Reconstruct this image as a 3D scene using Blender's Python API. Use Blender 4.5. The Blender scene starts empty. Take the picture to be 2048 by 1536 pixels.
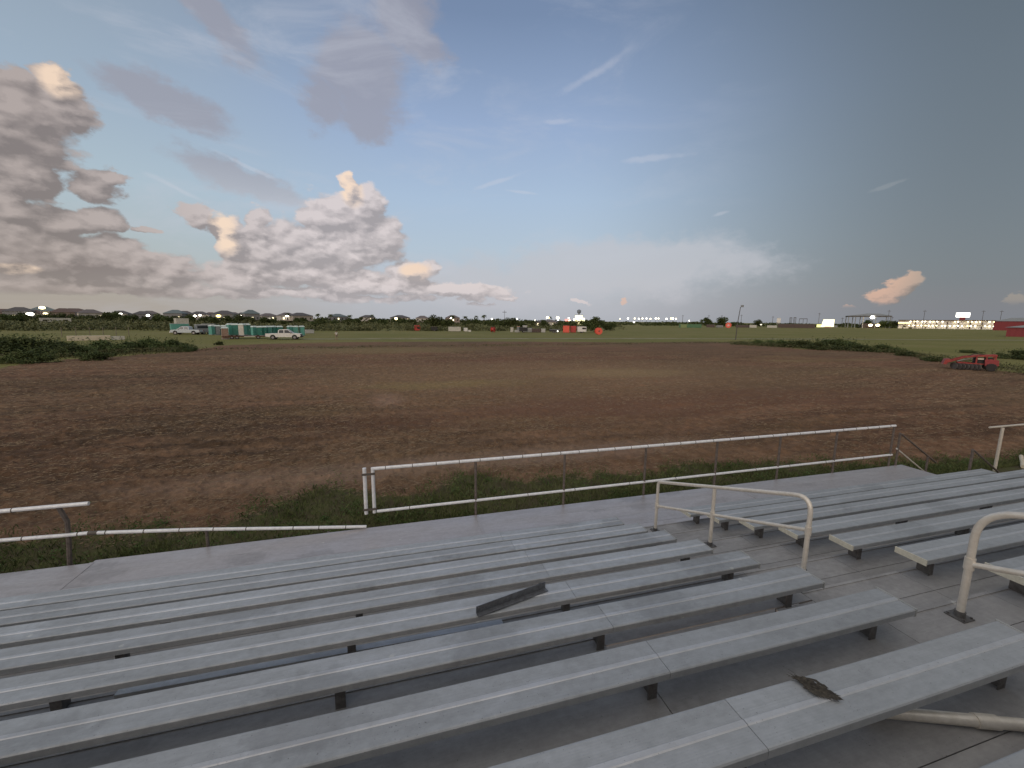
import bpy, bmesh, math, random
import numpy as np
from mathutils import Vector, Matrix, noise as mnoise

random.seed(7)
rng = np.random.default_rng(7)
S = bpy.context.scene
COL = S.collection
CAMZ = 4.05                      # eye height above the field
FPX = 826.8                      # focal length in pixels of the 2048 px wide photograph

# ------------------------------------------------------------------ camera
YAW, PITCH, ROLL = 0.27529, -0.15283, 0.01006
def cam_axes():
    cy, sy = math.cos(YAW), math.sin(YAW); cp, sp = math.cos(PITCH), math.sin(PITCH)
    f = np.array([sy*cp, cy*cp, sp]); r = np.array([cy, -sy, 0.0]); u = np.cross(r, f)
    c, s = math.cos(ROLL), math.sin(ROLL)
    return c*r+s*u, -s*r+c*u, f
CR, CU, CF = cam_axes()
cam = bpy.data.cameras.new('camera')
camo = bpy.data.objects.new('camera', cam)
COL.objects.link(camo)
cam.sensor_width = 36.0
cam.lens = 36.0*FPX/2048.0
cam.clip_start = 0.05
cam.clip_end = 9000
camo.matrix_world = Matrix(((CR[0], CU[0], -CF[0], 0), (CR[1], CU[1], -CF[1], 0), (CR[2], CU[2], -CF[2], CAMZ), (0, 0, 0, 1)))
S.camera = camo
S.view_settings.view_transform = 'Standard'
S.view_settings.look = 'None'
S.view_settings.gamma = 1.0
S.view_settings.exposure = 0.0

def ray(px, py):
    d = CF*FPX + CR*(px-1024) - CU*(py-768)
    return d/np.linalg.norm(d)
def G(px, py, z=0.0):            # where the line of sight to a photo pixel meets the height z
    d = ray(px, py); t = (z-CAMZ)/d[2]
    return Vector((d[0]*t, d[1]*t, z))
def D(px, depth, z=0.0):         # a spot on the ground seen at photo column px, at a distance along the view
    d = ray(px, 632+px/128.0); t = depth/float(d@CF)
    return Vector((d[0]*t, d[1]*t, z))
def azel(px, py):
    d = ray(px, py)
    return math.atan2(d[0], d[1]), math.asin(d[2])

def lin(c):
    return tuple(((v/255.0)/12.92 if v/255.0 <= 0.04045 else ((v/255.0+0.055)/1.055)**2.4) for v in c)

# ------------------------------------------------------------------ node helpers
class NT:
    def __init__(s, tree): s.t = tree; s.n = tree.nodes; s.l = tree.links
    def node(s, typ, **kw):
        n = s.n.new(typ)
        for k, v in kw.items(): setattr(n, k, v)
        return n
    def put(s, sock, v):
        if isinstance(v, bpy.types.NodeSocket): s.l.new(v, sock)
        elif v is not None: sock.default_value = v
    def math(s, op, a, b=None, c=None, clamp=False):
        n = s.node('ShaderNodeMath', operation=op, use_clamp=clamp)
        s.put(n.inputs[0], a)
        if b is not None: s.put(n.inputs[1], b)
        if c is not None: s.put(n.inputs[2], c)
        return n.outputs[0]
    def vec(s, op, a, b=None, scale=None):
        n = s.node('ShaderNodeVectorMath', operation=op)
        s.put(n.inputs[0], a)
        if b is not None: s.put(n.inputs[1], b)
        if scale is not None: s.put(n.inputs['Scale'], scale)
        return n.outputs['Value'] if op in ('LENGTH', 'DOT_PRODUCT') else n.outputs[0]
    def mix(s, f, a, b, blend='MIX'):
        n = s.node('ShaderNodeMix', data_type='RGBA', blend_type=blend)
        s.put(n.inputs[0], f)
        s.put(n.inputs[6], (*a, 1) if isinstance(a, tuple) and len(a) == 3 else a)
        s.put(n.inputs[7], (*b, 1) if isinstance(b, tuple) and len(b) == 3 else b)
        return n.outputs[2]
    def noise(s, vec, scale, detail=4, rough=0.5, dist=0.0, color=False):
        n = s.node('ShaderNodeTexNoise')
        if vec is not None: s.l.new(vec, n.inputs['Vector'])
        n.inputs['Scale'].default_value = scale; n.inputs['Detail'].default_value = detail
        n.inputs['Roughness'].default_value = rough; n.inputs['Distortion'].default_value = dist
        return n.outputs['Color' if color else 'Fac']
    def rng(s, v, a, b, c=0.0, d=1.0, smooth=False):
        n = s.node('ShaderNodeMapRange', interpolation_type='SMOOTHSTEP' if smooth else 'LINEAR')
        s.put(n.inputs[0], v)
        for i, x in zip((1, 2, 3, 4), (a, b, c, d)): s.put(n.inputs[i], x)
        return n.outputs[0]
    def ramp(s, f, stops):
        n = s.node('ShaderNodeValToRGB')
        cr = n.color_ramp
        while len(cr.elements) < len(stops): cr.elements.new(0.5)
        for e, (p, c) in zip(cr.elements, stops): e.position = p; e.color = (*c, 1)
        s.put(n.inputs[0], f)
        return n.outputs[0]

# ------------------------------------------------------------------ world: dusk sky with clouds
W = bpy.data.worlds.new('World'); S.world = W; W.use_nodes = True
W.node_tree.nodes.clear()
w = NT(W.node_tree)
tc = w.node('ShaderNodeTexCoord')
DV = tc.outputs['Generated']
sep = w.node('ShaderNodeSeparateXYZ'); w.l.new(DV, sep.inputs[0])
AZ = w.math('ARCTAN2', sep.outputs[0], sep.outputs[1])
EL = w.math('ARCSINE', sep.outputs[2])
def R(d): return math.radians(d)
def elstops(l): return [(max(0.0, e)/90.0, lin(c)) for e, c in l]
ELN = w.math('DIVIDE', EL, math.pi/2, clamp=True)
skyL = w.ramp(ELN, elstops([(0, (166, 158, 148)), (2.5, (166, 161, 154)), (6, (172, 182, 184)), (13, (170, 188, 200)), (20, (156, 174, 192)), (30, (142, 157, 174)), (40, (126, 137, 156)), (60, (200, 194, 190)), (90, (222, 214, 206))]))
skyM = w.ramp(ELN, elstops([(0, (176, 180, 187)), (4, (178, 186, 198)), (9, (174, 191, 208)), (15, (166, 187, 212)), (23, (148, 169, 202)), (33, (116, 136, 168)), (45, (104, 122, 154)), (62, (200, 194, 190)), (90, (222, 214, 206))]))
skyR = w.ramp(ELN, elstops([(0, (126, 131, 138)), (4, (114, 124, 134)), (12, (108, 119, 130)), (22, (100, 112, 124)), (34, (86, 98, 110)), (60, (190, 186, 182)), (90, (222, 214, 206))]))
skyB = w.vec('SCALE', w.ramp(ELN, elstops([(0, (250, 218, 192)), (8, (246, 222, 204)), (20, (230, 220, 212)), (45, (212, 208, 206)), (90, (200, 197, 196))])), scale=1.25)
base = w.mix(w.rng(AZ, R(-32), R(4), smooth=True), skyL, skyM)
base = w.mix(w.rng(AZ, R(21), R(64), smooth=True), base, skyR)
absaz = w.math('ABSOLUTE', AZ)
# the afterglow stands behind and to the left of the stand
glow = w.math('MAXIMUM', w.rng(AZ, R(-60), R(-110), smooth=True), w.rng(AZ, R(125), R(165), smooth=True))
base = w.mix(glow, base, skyB)

def field(ells, vecsock, t):
    """largest of (1 - elliptic distance) over the cloud bodies"""
    acc = None
    for (cx, cy, rx, ry, *rot) in ells:
        a0, e0 = azel(cx, cy)
        a1, _ = azel(cx+rx, cy); a2, _ = azel(cx-rx, cy)
        _, e1 = azel(cx, cy-ry); _, e2 = azel(cx, cy+ry)
        ra, re = abs(a1-a2)/2, abs(e1-e2)/2
        v = t.vec('SUBTRACT', vecsock, (a0, e0, 0))
        if rot:
            r_ = t.node('ShaderNodeVectorRotate', rotation_type='Z_AXIS')
            t.put(r_.inputs['Vector'], v); r_.inputs['Angle'].default_value = -math.radians(rot[0])
            v = r_.outputs[0]
        v = t.vec('MULTIPLY', v, (1/ra, 1/re, 0))
        d = t.math('SUBTRACT', 1.0, t.vec('LENGTH', v))
        acc = d if acc is None else t.math('MAXIMUM', acc, d)
    return acc
CUM = [(0, 250, 190, 120), (40, 340, 90, 120), (20, 500, 170, 110), (160, 520, 150, 80), (300, 560, 200, 40), (30, 205, 150, 85), (120, 215, 95, 62), (110, 160, 50, 42), (15, 320, 60, 90), (185, 372, 74, 44), (215, 358, 42, 30),
       (20, 420, 75, 60), (110, 450, 130, 48), (190, 440, 60, 34), (60, 520, 210, 66), (240, 520, 130, 48), (335, 535, 70, 40),
       (150, 578, 260, 22), (550, 590, 480, 13), (700, 570, 330, 24), (455, 478, 40, 66), (515, 455, 32, 44), (560, 510, 120, 50),
       (690, 440, 110, 66), (705, 370, 24, 32), (735, 400, 50, 40), (770, 470, 50, 60), (650, 500, 200, 60), (600, 555, 240, 40),
       (820, 548, 60, 36), (900, 580, 140, 20), (395, 428, 48, 30), (292, 458, 40, 11), (470, 560, 90, 34), (640, 440, 60, 40),
       (1785, 582, 70, 24, 28), (1815, 562, 34, 20), (1250, 602, 11, 11), (2016, 599, 28, 15), (1160, 605, 22, 7), (960, 603, 30, 6), (1010, 590, 30, 6), (1690, 612, 22, 6)]
grp = bpy.data.node_groups.new('cloud_bodies', 'ShaderNodeTree')
grp.interface.new_socket('V', in_out='INPUT', socket_type='NodeSocketVector')
grp.interface.new_socket('F', in_out='OUTPUT', socket_type='NodeSocketFloat')
gt = NT(grp); gi = gt.node('NodeGroupInput'); go = gt.node('NodeGroupOutput')
gt.l.new(field(CUM, gi.outputs[0], gt), go.inputs[0])
def bodies(v):
    n = w.node('ShaderNodeGroup'); n.node_tree = grp; w.put(n.inputs[0], v); return n.outputs[0]
comb = w.node('ShaderNodeCombineXYZ'); w.put(comb.inputs[0], AZ); w.put(comb.inputs[1], EL)
AE = comb.outputs[0]
NV = w.vec('MULTIPLY', DV, (1, 1, 1.7))
warpc = w.noise(NV, 11.0, 6, 0.62, color=True)
warp = w.vec('MULTIPLY', w.vec('SUBTRACT', warpc, (0.5, 0.5, 0.5)), (0.085, 0.06, 0))
AEW = w.vec('ADD', AE, warp)
def puffs(vec):
    """cauliflower lumps at two sizes"""
    acc = None
    for sc_, am in ((17.0, 0.62), (41.0, 0.38)):
        vo = w.node('ShaderNodeTexVoronoi', feature='SMOOTH_F1'); w.put(vo.inputs['Vector'], vec)
        vo.inputs['Scale'].default_value = sc_; vo.inputs['Smoothness'].default_value = 0.35
        p_ = w.math('MULTIPLY', w.math('SUBTRACT', 0.75, vo.outputs['Distance']), am)
        acc = p_ if acc is None else w.math('ADD', acc, p_)
    return acc
NVW = w.vec('ADD', NV, w.vec('SCALE', w.vec('SUBTRACT', w.noise(NV, 22.0, 6, 0.65, color=True), (0.5, 0.5, 0.5)), scale=0.045))
LOFF = (-0.007, -0.002, 0.013)
pf1 = puffs(NVW); pf2 = puffs(w.vec('ADD', NVW, LOFF))
n1 = w.noise(NV, 13.0, 9, 0.62)
n2 = w.noise(w.vec('ADD', NV, (-0.010, 0.0, 0.022)), 13.0, 9, 0.62)
B0 = bodies(AEW)
B1 = bodies(w.vec('ADD', AEW, (-0.012, 0.022, 0)))
s0 = w.math('ADD', w.math('ADD', B0, w.math('MULTIPLY', w.math('SUBTRACT', n1, 0.5), 0.85)), w.math('MULTIPLY', w.math('SUBTRACT', pf1, 0.36), 0.55))
alpha = w.rng(s0, -0.01, 0.26, smooth=True)
# flat cloud bases low over the horizon
alpha = w.math('MULTIPLY', alpha, w.rng(EL, R(1.6), R(2.3), smooth=True))
rel = w.math('SUBTRACT', B0, B1)
rel = w.math('MULTIPLY', rel, 1.1)
nrel = w.math('ADD', w.math('MULTIPLY', w.math('SUBTRACT', n1, n2), 1.7), w.math('MULTIPLY', w.math('SUBTRACT', pf1, pf2), 1.9))
lit = w.math('ADD', w.math('ADD', w.math('ADD', rel, nrel), 0.40), w.math('MULTIPLY', w.math('SUBTRACT', w.noise(NV, 5.0, 3, 0.5), 0.5), 0.7), clamp=True)
lit = w.math('MINIMUM', w.math('MAXIMUM', lit, 0.0), 1.0)
azc = w.rng(AZ, R(-33), R(-6), smooth=True)
dark = w.mix(azc, lin((130, 122, 122)), lin((160, 155, 160)))
light = w.mix(azc, lin((174, 163, 160)), lin((212, 203, 205)))
ccol = w.mix(lit, dark, light)
PEACH = [(450, 468, 36, 60), (705, 375, 30, 50), (830, 545, 40, 26), (1785, 580, 90, 40), (125, 165, 60, 40), (1250, 602, 20, 20), (30, 536, 70, 14)]
pk = w.math('MULTIPLY', w.rng(field(PEACH, w.vec('ADD', AE, w.vec('SCALE', warp, scale=0.5)), w), 0.0, 0.5, smooth=True), w.math('ADD', w.math('MULTIPLY', lit, 0.75), 0.05))
peach = w.mix(w.rng(AZ, R(-6), R(30)), lin((250, 222, 196)), lin((214, 178, 160)))
ccol = w.mix(pk, ccol, peach)
# on the right the clouds are dim and rosy
ccol = w.mix(w.rng(AZ, R(35), R(52)), ccol, w.mix(lit, lin((132, 126, 126)), w.mix(w.rng(AZ, R(57), R(61)), lin((212, 176, 158)), lin((150, 146, 142)))))
SOFT = [(640, 200, 60, 60), (850, 90, 60, 60), (740, 240, 60, 50), (340, 205, 150, 48, -10), (730, 150, 110, 130, 25), (810, 40, 90, 110, -20), (420, 30, 160, 60, -35), (1230, 540, 340, 70), (1000, 575, 300, 50), (520, 375, 160, 40, -10)]
sf = field(SOFT, w.vec('ADD', AE, w.vec('SCALE', warp, scale=1.3)), w)
sa = w.math('MULTIPLY', w.rng(w.math('ADD', sf, w.math('MULTIPLY', w.math('SUBTRACT', w.noise(NV, 7.0, 8, 0.62), 0.5), 1.5)), -0.05, 0.50, smooth=True), 0.74)
scol = w.mix(w.rng(EL, R(11), R(17)), lin((186, 188, 197)), lin((152, 151, 163)))
c1 = w.mix(sa, base, scol)
# thin wide veil
veil = w.math('MULTIPLY', w.rng(w.noise(w.vec('MULTIPLY', DV, (1.2, 1.2, 4.0)), 3.0, 7, 0.62, 0.6), 0.48, 0.74, smooth=True), w.rng(AZ, R(48), R(10), 0.0, 0.42))
c1 = w.mix(veil, c1, lin((190, 194, 206)))
WISP = [(995, 364, 66, 7, 18), (1115, 243, 42, 8), (1185, 148, 90, 16, 20), (1778, 372, 40, 5, 14), (1300, 318, 90, 9), (1040, 385, 40, 4, -6), (1440, 428, 22, 5, 10), (500, 335, 80, 6, -18), (360, 380, 80, 8, -20)]
wf = field(WISP, w.vec('ADD', AE, w.vec('SCALE', warp, scale=0.22)), w)
wa = w.math('MULTIPLY', w.rng(w.math('ADD', wf, w.math('MULTIPLY', w.math('SUBTRACT', n1, 0.5), 1.6)), 0.0, 0.7, smooth=True), w.rng(AZ, R(45), R(56), 0.26, 0.22))
c1 = w.mix(wa, c1, w.mix(w.rng(AZ, R(40), R(55)), lin((206, 206, 216)), lin((165, 168, 172))))
sky = w.mix(alpha, c1, ccol)
hz = w.mix(w.rng(EL, R(4.5), R(0.3), 0.0, 0.45), sky, base)
bg = w.node('ShaderNodeBackground'); w.put(bg.inputs[0], hz); bg.inputs[1].default_value = 1.0
nish = w.node('ShaderNodeTexSky', sky_type='NISHITA')
nish.sun_disc = False; nish.sun_elevation = R(1.5); nish.sun_rotation = R(-140)
bg2 = w.node('ShaderNodeBackground'); w.put(bg2.inputs[0], nish.outputs[0]); bg2.inputs[1].default_value = 0.02
add = w.node('ShaderNodeAddShader'); w.l.new(bg.outputs[0], add.inputs[0]); w.l.new(bg2.outputs[0], add.inputs[1])
wo = w.node('ShaderNodeOutputWorld'); w.l.new(add.outputs[0], wo.inputs[0])
W.cycles.sampling_method = 'NONE'        # the sky is smooth: no importance map needed
S.cycles.max_bounces = 5; S.cycles.diffuse_bounces = 3; S.cycles.glossy_bounces = 3

sun = bpy.data.lights.new('sun', 'SUN'); suno = bpy.data.objects.new('sun', sun); COL.objects.link(suno)
sun.energy = 0.5; sun.angle = R(25); sun.color = (1.0, 0.88, 0.78)
sd = Vector((-math.sin(R(140))*math.cos(R(14)), math.cos(R(140))*math.cos(R(14)), math.sin(R(14))))   # towards the glow
suno.rotation_euler = sd.to_track_quat('Z', 'Y').to_euler()

# ------------------------------------------------------------------ materials
MATS = {}
def mat(name, col, rough=0.6, metal=0.0, col2=None, nscale=6.0, bump=0.0, bscale=40.0, spec=0.5, emit=None, estr=0.0, stretch=None, vary=0.0):
    if name in MATS: return MATS[name]
    m = bpy.data.materials.new(name); m.use_nodes = True; m.node_tree.nodes.clear()
    t = NT(m.node_tree)
    o = t.node('ShaderNodeOutputMaterial'); b = t.node('ShaderNodeBsdfPrincipled')
    t.l.new(b.outputs[0], o.inputs[0])
    c = t.node('ShaderNodeTexCoord').outputs['Object']
    if stretch: c = t.vec('MULTIPLY', c, stretch)
    col2 = col2 or tuple(v*0.72 for v in col)
    f = t.rng(t.noise(c, nscale, 6, 0.65), 0.36, 0.66)
    cc = t.mix(f, col, col2)
    if vary:
        oi = t.node('ShaderNodeObjectInfo')
        hs = t.node('ShaderNodeHueSaturation'); t.put(hs.inputs['Color'], cc)
        t.put(hs.inputs['Value'], t.rng(oi.outputs['Random'], 0, 1, 1-vary, 1+vary)); cc = hs.outputs[0]
    t.put(b.inputs['Base Color'], cc)
    b.inputs['Metallic'].default_value = metal
    t.put(b.inputs['Roughness'], t.rng(f, 0, 1, max(0.05, rough-0.07), min(1, rough+0.07)))
    b.inputs['Specular IOR Level'].default_value = spec
    if bump:
        bn = t.node('ShaderNodeBump'); bn.inputs['Strength'].default_value = bump; bn.inputs['Distance'].default_value = 0.01
        t.put(bn.inputs['Height'], t.noise(c, bscale, 4, 0.6)); t.l.new(bn.outputs[0], b.inputs['Normal'])
    if emit:
        b.inputs['Emission Color'].default_value = (*emit, 1); b.inputs['Emission Strength'].default_value = estr
    MATS[name] = m
    return m

def metal_mat(name, a, b_, rough, metal, ridge=0.0, vary=0.05, ribs=0.0, rib_s=0.3):
    """weathered mill-finish aluminium: water marks, dust, fine extrusion lines along X, small dark specks"""
    m = bpy.data.materials.new(name); m.use_nodes = True; m.node_tree.nodes.clear(); MATS[name] = m
    t = NT(m.node_tree)
    o = t.node('ShaderNodeOutputMaterial'); b = t.node('ShaderNodeBsdfPrincipled'); t.l.new(b.outputs[0], o.inputs[0])
    geo = t.node('ShaderNodeNewGeometry'); c = geo.outputs['Position']
    oi = t.node('ShaderNodeObjectInfo')
    off = t.vec('SCALE', (1.0, 1.7, 0.3), scale=t.math('MULTIPLY', oi.outputs['Random'], 37.0))
    cc = t.vec('ADD', c, off)
    big = t.noise(t.vec('MULTIPLY', cc, (0.9, 3.0, 2.0)), 1.6, 6, 0.6, 0.8)
    mid = t.noise(t.vec('MULTIPLY', cc, (1.0, 1.4, 1.0)), 14.0, 6, 0.68)
    f = t.rng(t.math('ADD', t.math('MULTIPLY', big, 0.55), t.math('MULTIPLY', mid, 0.45)), 0.36, 0.64)
    col = t.mix(f, a, b_)
    streak = t.noise(t.vec('MULTIPLY', cc, (0.35, 60.0, 8.0)), 2.0, 3, 0.5)
    col = t.mix(t.rng(streak, 0.45, 0.75, 0.0, 0.22), col, tuple(v*0.6 for v in a))
    sp = t.noise(cc, 95.0, 2, 0.5)
    col = t.mix(t.rng(sp, 0.69, 0.76, 0.0, 0.55), col, (0.05, 0.045, 0.04))
    dv_ = t.node('ShaderNodeTexVoronoi'); t.put(dv_.inputs['Vector'], t.vec('ADD', cc, t.vec('SCALE', t.noise(cc, 40.0, 2, 0.5, color=True), scale=0.05))); dv_.inputs['Scale'].default_value = 2.3
    col = t.mix(t.rng(dv_.outputs['Distance'], 0.055, 0.035, 0.0, 0.55), col, (0.62, 0.62, 0.58))      # dried droppings
    dv2 = t.node('ShaderNodeTexVoronoi'); t.put(dv2.inputs['Vector'], t.vec('ADD', t.vec('MULTIPLY', cc, (0.6, 1.0, 1.0)), t.vec('SCALE', t.noise(cc, 12.0, 4, 0.6, color=True), scale=0.25))); dv2.inputs['Scale'].default_value = 1.5
    col = t.mix(t.rng(dv2.outputs['Distance'], 0.30, 0.20, 0.0, 0.35), col, tuple(v*0.45 for v in a))   # old water marks
    hs = t.node('ShaderNodeHueSaturation'); t.put(hs.inputs['Color'], col)
    t.put(hs.inputs['Value'], t.rng(oi.outputs['Random'], 0, 1, 1-vary, 1+vary))
    t.put(b.inputs['Base Color'], hs.outputs[0])
    b.inputs['Metallic'].default_value = metal
    t.put(b.inputs['Roughness'], t.rng(f, 0, 1, rough-0.08, rough+0.12))
    sx = t.node('ShaderNodeSeparateXYZ'); t.put(sx.inputs[0], c)
    h = t.math('MULTIPLY', mid, 0.5)
    if ribs:
        rb = t.math('SINE', t.math('MULTIPLY', sx.outputs[1], 2*math.pi/ribs))
        h = t.math('ADD', h, t.math('MULTIPLY', rb, rib_s))
    bn = t.node('ShaderNodeBump'); bn.inputs['Strength'].default_value = 0.25; bn.inputs['Distance'].default_value = 0.004
    t.put(bn.inputs['Height'], h); t.l.new(bn.outputs[0], b.inputs['Normal'])
    return m

M_SEAT = metal_mat('seat_aluminium', (0.47, 0.485, 0.495), (0.335, 0.35, 0.36), 0.52, 0.5, ribs=0.012, vary=0.07, rib_s=0.10)
M_WORN = metal_mat('worn_ridge_aluminium', (0.60, 0.61, 0.625), (0.46, 0.47, 0.48), 0.42, 0.5, vary=0.05)
M_TREAD = metal_mat('tread_aluminium', (0.37, 0.36, 0.35), (0.26, 0.253, 0.248), 0.62, 0.2, ribs=0.02, vary=0.06, rib_s=0.05)
M_DECK = metal_mat('deck_aluminium', (0.52, 0.49, 0.485), (0.41, 0.385, 0.385), 0.42, 0.5, ribs=0.02, vary=0.05, rib_s=0.05)
M_CAP = mat('end_cap_cream', (0.62, 0.60, 0.50), 0.55, 0.0, (0.50, 0.48, 0.40), 30)
M_BRK = mat('galvanised_dark', (0.17, 0.165, 0.16), 0.6, 0.5, (0.10, 0.09, 0.085), 20, 0.2)
M_FRAME = mat('understructure_steel', (0.20, 0.19, 0.18), 0.65, 0.4, (0.12, 0.10, 0.09), 12)
M_RAIL = mat('rail_pipe', (0.86, 0.87, 0.88), 0.42, 0.15, (0.70, 0.70, 0.70), 16, 0.15, 60)
M_RAIL2 = mat('handrail_pipe', (0.74, 0.69, 0.61), 0.38, 0.3, (0.62, 0.57, 0.49), 18, 0.04, 60)
M_POST = mat('weathered_post', (0.17, 0.14, 0.12), 0.7, 0.2, (0.10, 0.08, 0.07), 20, 0.2)
M_TIE = mat('tie_wire', (0.16, 0.14, 0.12), 0.6, 0.5)
M_DARK = mat('dark_underside', (0.03, 0.03, 0.03), 0.9)
M_RUB = mat('tyre_rubber', (0.022, 0.022, 0.022), 0.85, 0, (0.035, 0.03, 0.028), 30)
M_RIM = mat('wheel_rim', (0.30, 0.30, 0.31), 0.4, 0.6)
M_GLASS = mat('dark_window_glass', (0.02, 0.022, 0.025), 0.12, 0, (0.03, 0.032, 0.035), 3, spec=0.6)
M_WHITE = mat('white_paint', (0.72, 0.71, 0.69), 0.35, 0, (0.62, 0.60, 0.57), 3)
M_OFFW = mat('aged_white', (0.52, 0.51, 0.46), 0.6, 0, (0.40, 0.39, 0.34), 3)
M_PBLUE = mat('pale_blue_paint', (0.50, 0.56, 0.60), 0.35, 0, (0.42, 0.47, 0.50), 3)
M_GREY = mat('grey_paint', (0.22, 0.24, 0.25), 0.5, 0, (0.15, 0.16, 0.17), 4)
M_LGREY = mat('light_grey_metal', (0.42, 0.43, 0.42), 0.5, 0.3, (0.32, 0.33, 0.32), 4)
M_TEAL = mat('teal_plastic', (0.025, 0.20, 0.155), 0.5, 0, (0.03, 0.15, 0.12), 4, vary=0.2)
M_TEALL = mat('pale_teal_plastic', (0.10, 0.33, 0.28), 0.5, 0, (0.08, 0.26, 0.22), 4, vary=0.15)
M_TEALD = mat('dark_teal_plastic', (0.03, 0.10, 0.09), 0.5, 0, (0.025, 0.07, 0.065), 4, vary=0.15)
M_TAN = mat('tan_plastic', (0.30, 0.20, 0.15), 0.55, 0, (0.24, 0.16, 0.12), 4)
M_ROOFP = mat('translucent_white_roof', (0.58, 0.66, 0.64), 0.4, 0, (0.50, 0.58, 0.56), 4)
M_RUST = mat('rusty_frame', (0.13, 0.055, 0.03), 0.8, 0.1, (0.07, 0.035, 0.02), 8)
M_WOOD = mat('grey_timber', (0.22, 0.19, 0.15), 0.8, 0, (0.14, 0.12, 0.10), 8)
M_RED = mat('red_paint', (0.50, 0.045, 0.035), 0.45, 0, (0.36, 0.04, 0.03), 4)
M_ORED = mat('orange_red_paint', (0.80, 0.12, 0.07), 0.5, 0, (0.62, 0.09, 0.06), 4)
M_BARN = mat('barn_red_metal', (0.22, 0.022, 0.03), 0.55, 0.1, (0.17, 0.02, 0.025), 2, stretch=(6, 6, 0.4))
M_ROOFG = mat('grey_metal_roof', (0.33, 0.34, 0.33), 0.5, 0.3, (0.26, 0.27, 0.26), 1.5)
M_DGREEN = mat('green_container', (0.07, 0.17, 0.08), 0.6, 0, (0.05, 0.13, 0.06), 2)
M_CREAM = mat('cream_wall', (0.62, 0.55, 0.42), 0.8, 0, (0.50, 0.44, 0.34), 1.2)
M_BLACK = mat('black_plastic', (0.02, 0.02, 0.02), 0.6)
M_BROWN = mat('brown_metal', (0.10, 0.07, 0.06), 0.7, 0.1, (0.07, 0.05, 0.045), 4)
M_POLE = mat('dark_pole', (0.10, 0.09, 0.085), 0.8)
M_HWALL = [mat('house_wall_a', (0.40, 0.36, 0.32), 0.8), mat('house_wall_b', (0.22, 0.22, 0.23), 0.8), mat('house_wall_c', (0.52, 0.49, 0.45), 0.8), mat('house_wall_d', (0.28, 0.22, 0.19), 0.8)]
M_HROOF = [mat('house_roof_a', (0.10, 0.095, 0.10), 0.8), mat('house_roof_b', (0.16, 0.14, 0.14), 0.8), mat('house_roof_c', (0.13, 0.09, 0.08), 0.8), mat('house_roof_d', (0.14, 0.18, 0.19), 0.7)]
M_SKIN = mat('skin', (0.35, 0.22, 0.16), 0.6); M_HAIR = mat('dark_hair', (0.03, 0.022, 0.018), 0.8)
M_SHIRT = mat('white_shirt', (0.75, 0.74, 0.68), 0.8); M_TROU = mat('khaki_shorts', (0.25, 0.24, 0.18), 0.8)
def lamp_mat(name, c, s): return mat(name, (0.8, 0.8, 0.8), 0.5, emit=c, estr=s)
L_WARM = lamp_mat('lamp_warm', (1.0, 0.80, 0.42), 9); L_WHITE = lamp_mat('lamp_white', (1.0, 0.95, 0.80), 12)
L_YEL = lamp_mat('lamp_yellow', (1.0, 0.72, 0.20), 5); L_RED = lamp_mat('lamp_red', (1.0, 0.10, 0.08), 2.0)
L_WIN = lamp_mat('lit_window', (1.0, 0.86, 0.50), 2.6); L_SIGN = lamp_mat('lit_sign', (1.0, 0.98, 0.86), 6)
L_GLOWW = lamp_mat('lit_wall', (1.0, 0.80, 0.42), 0.35); L_GAL = lamp_mat('gallery_white', (1.0, 0.93, 0.72), 9); L_GAL2 = lamp_mat('gallery_warm', (1.0, 0.78, 0.38), 7); L_FACE = lamp_mat('lit_facade', (1.0, 0.90, 0.42), 2.6)

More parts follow.
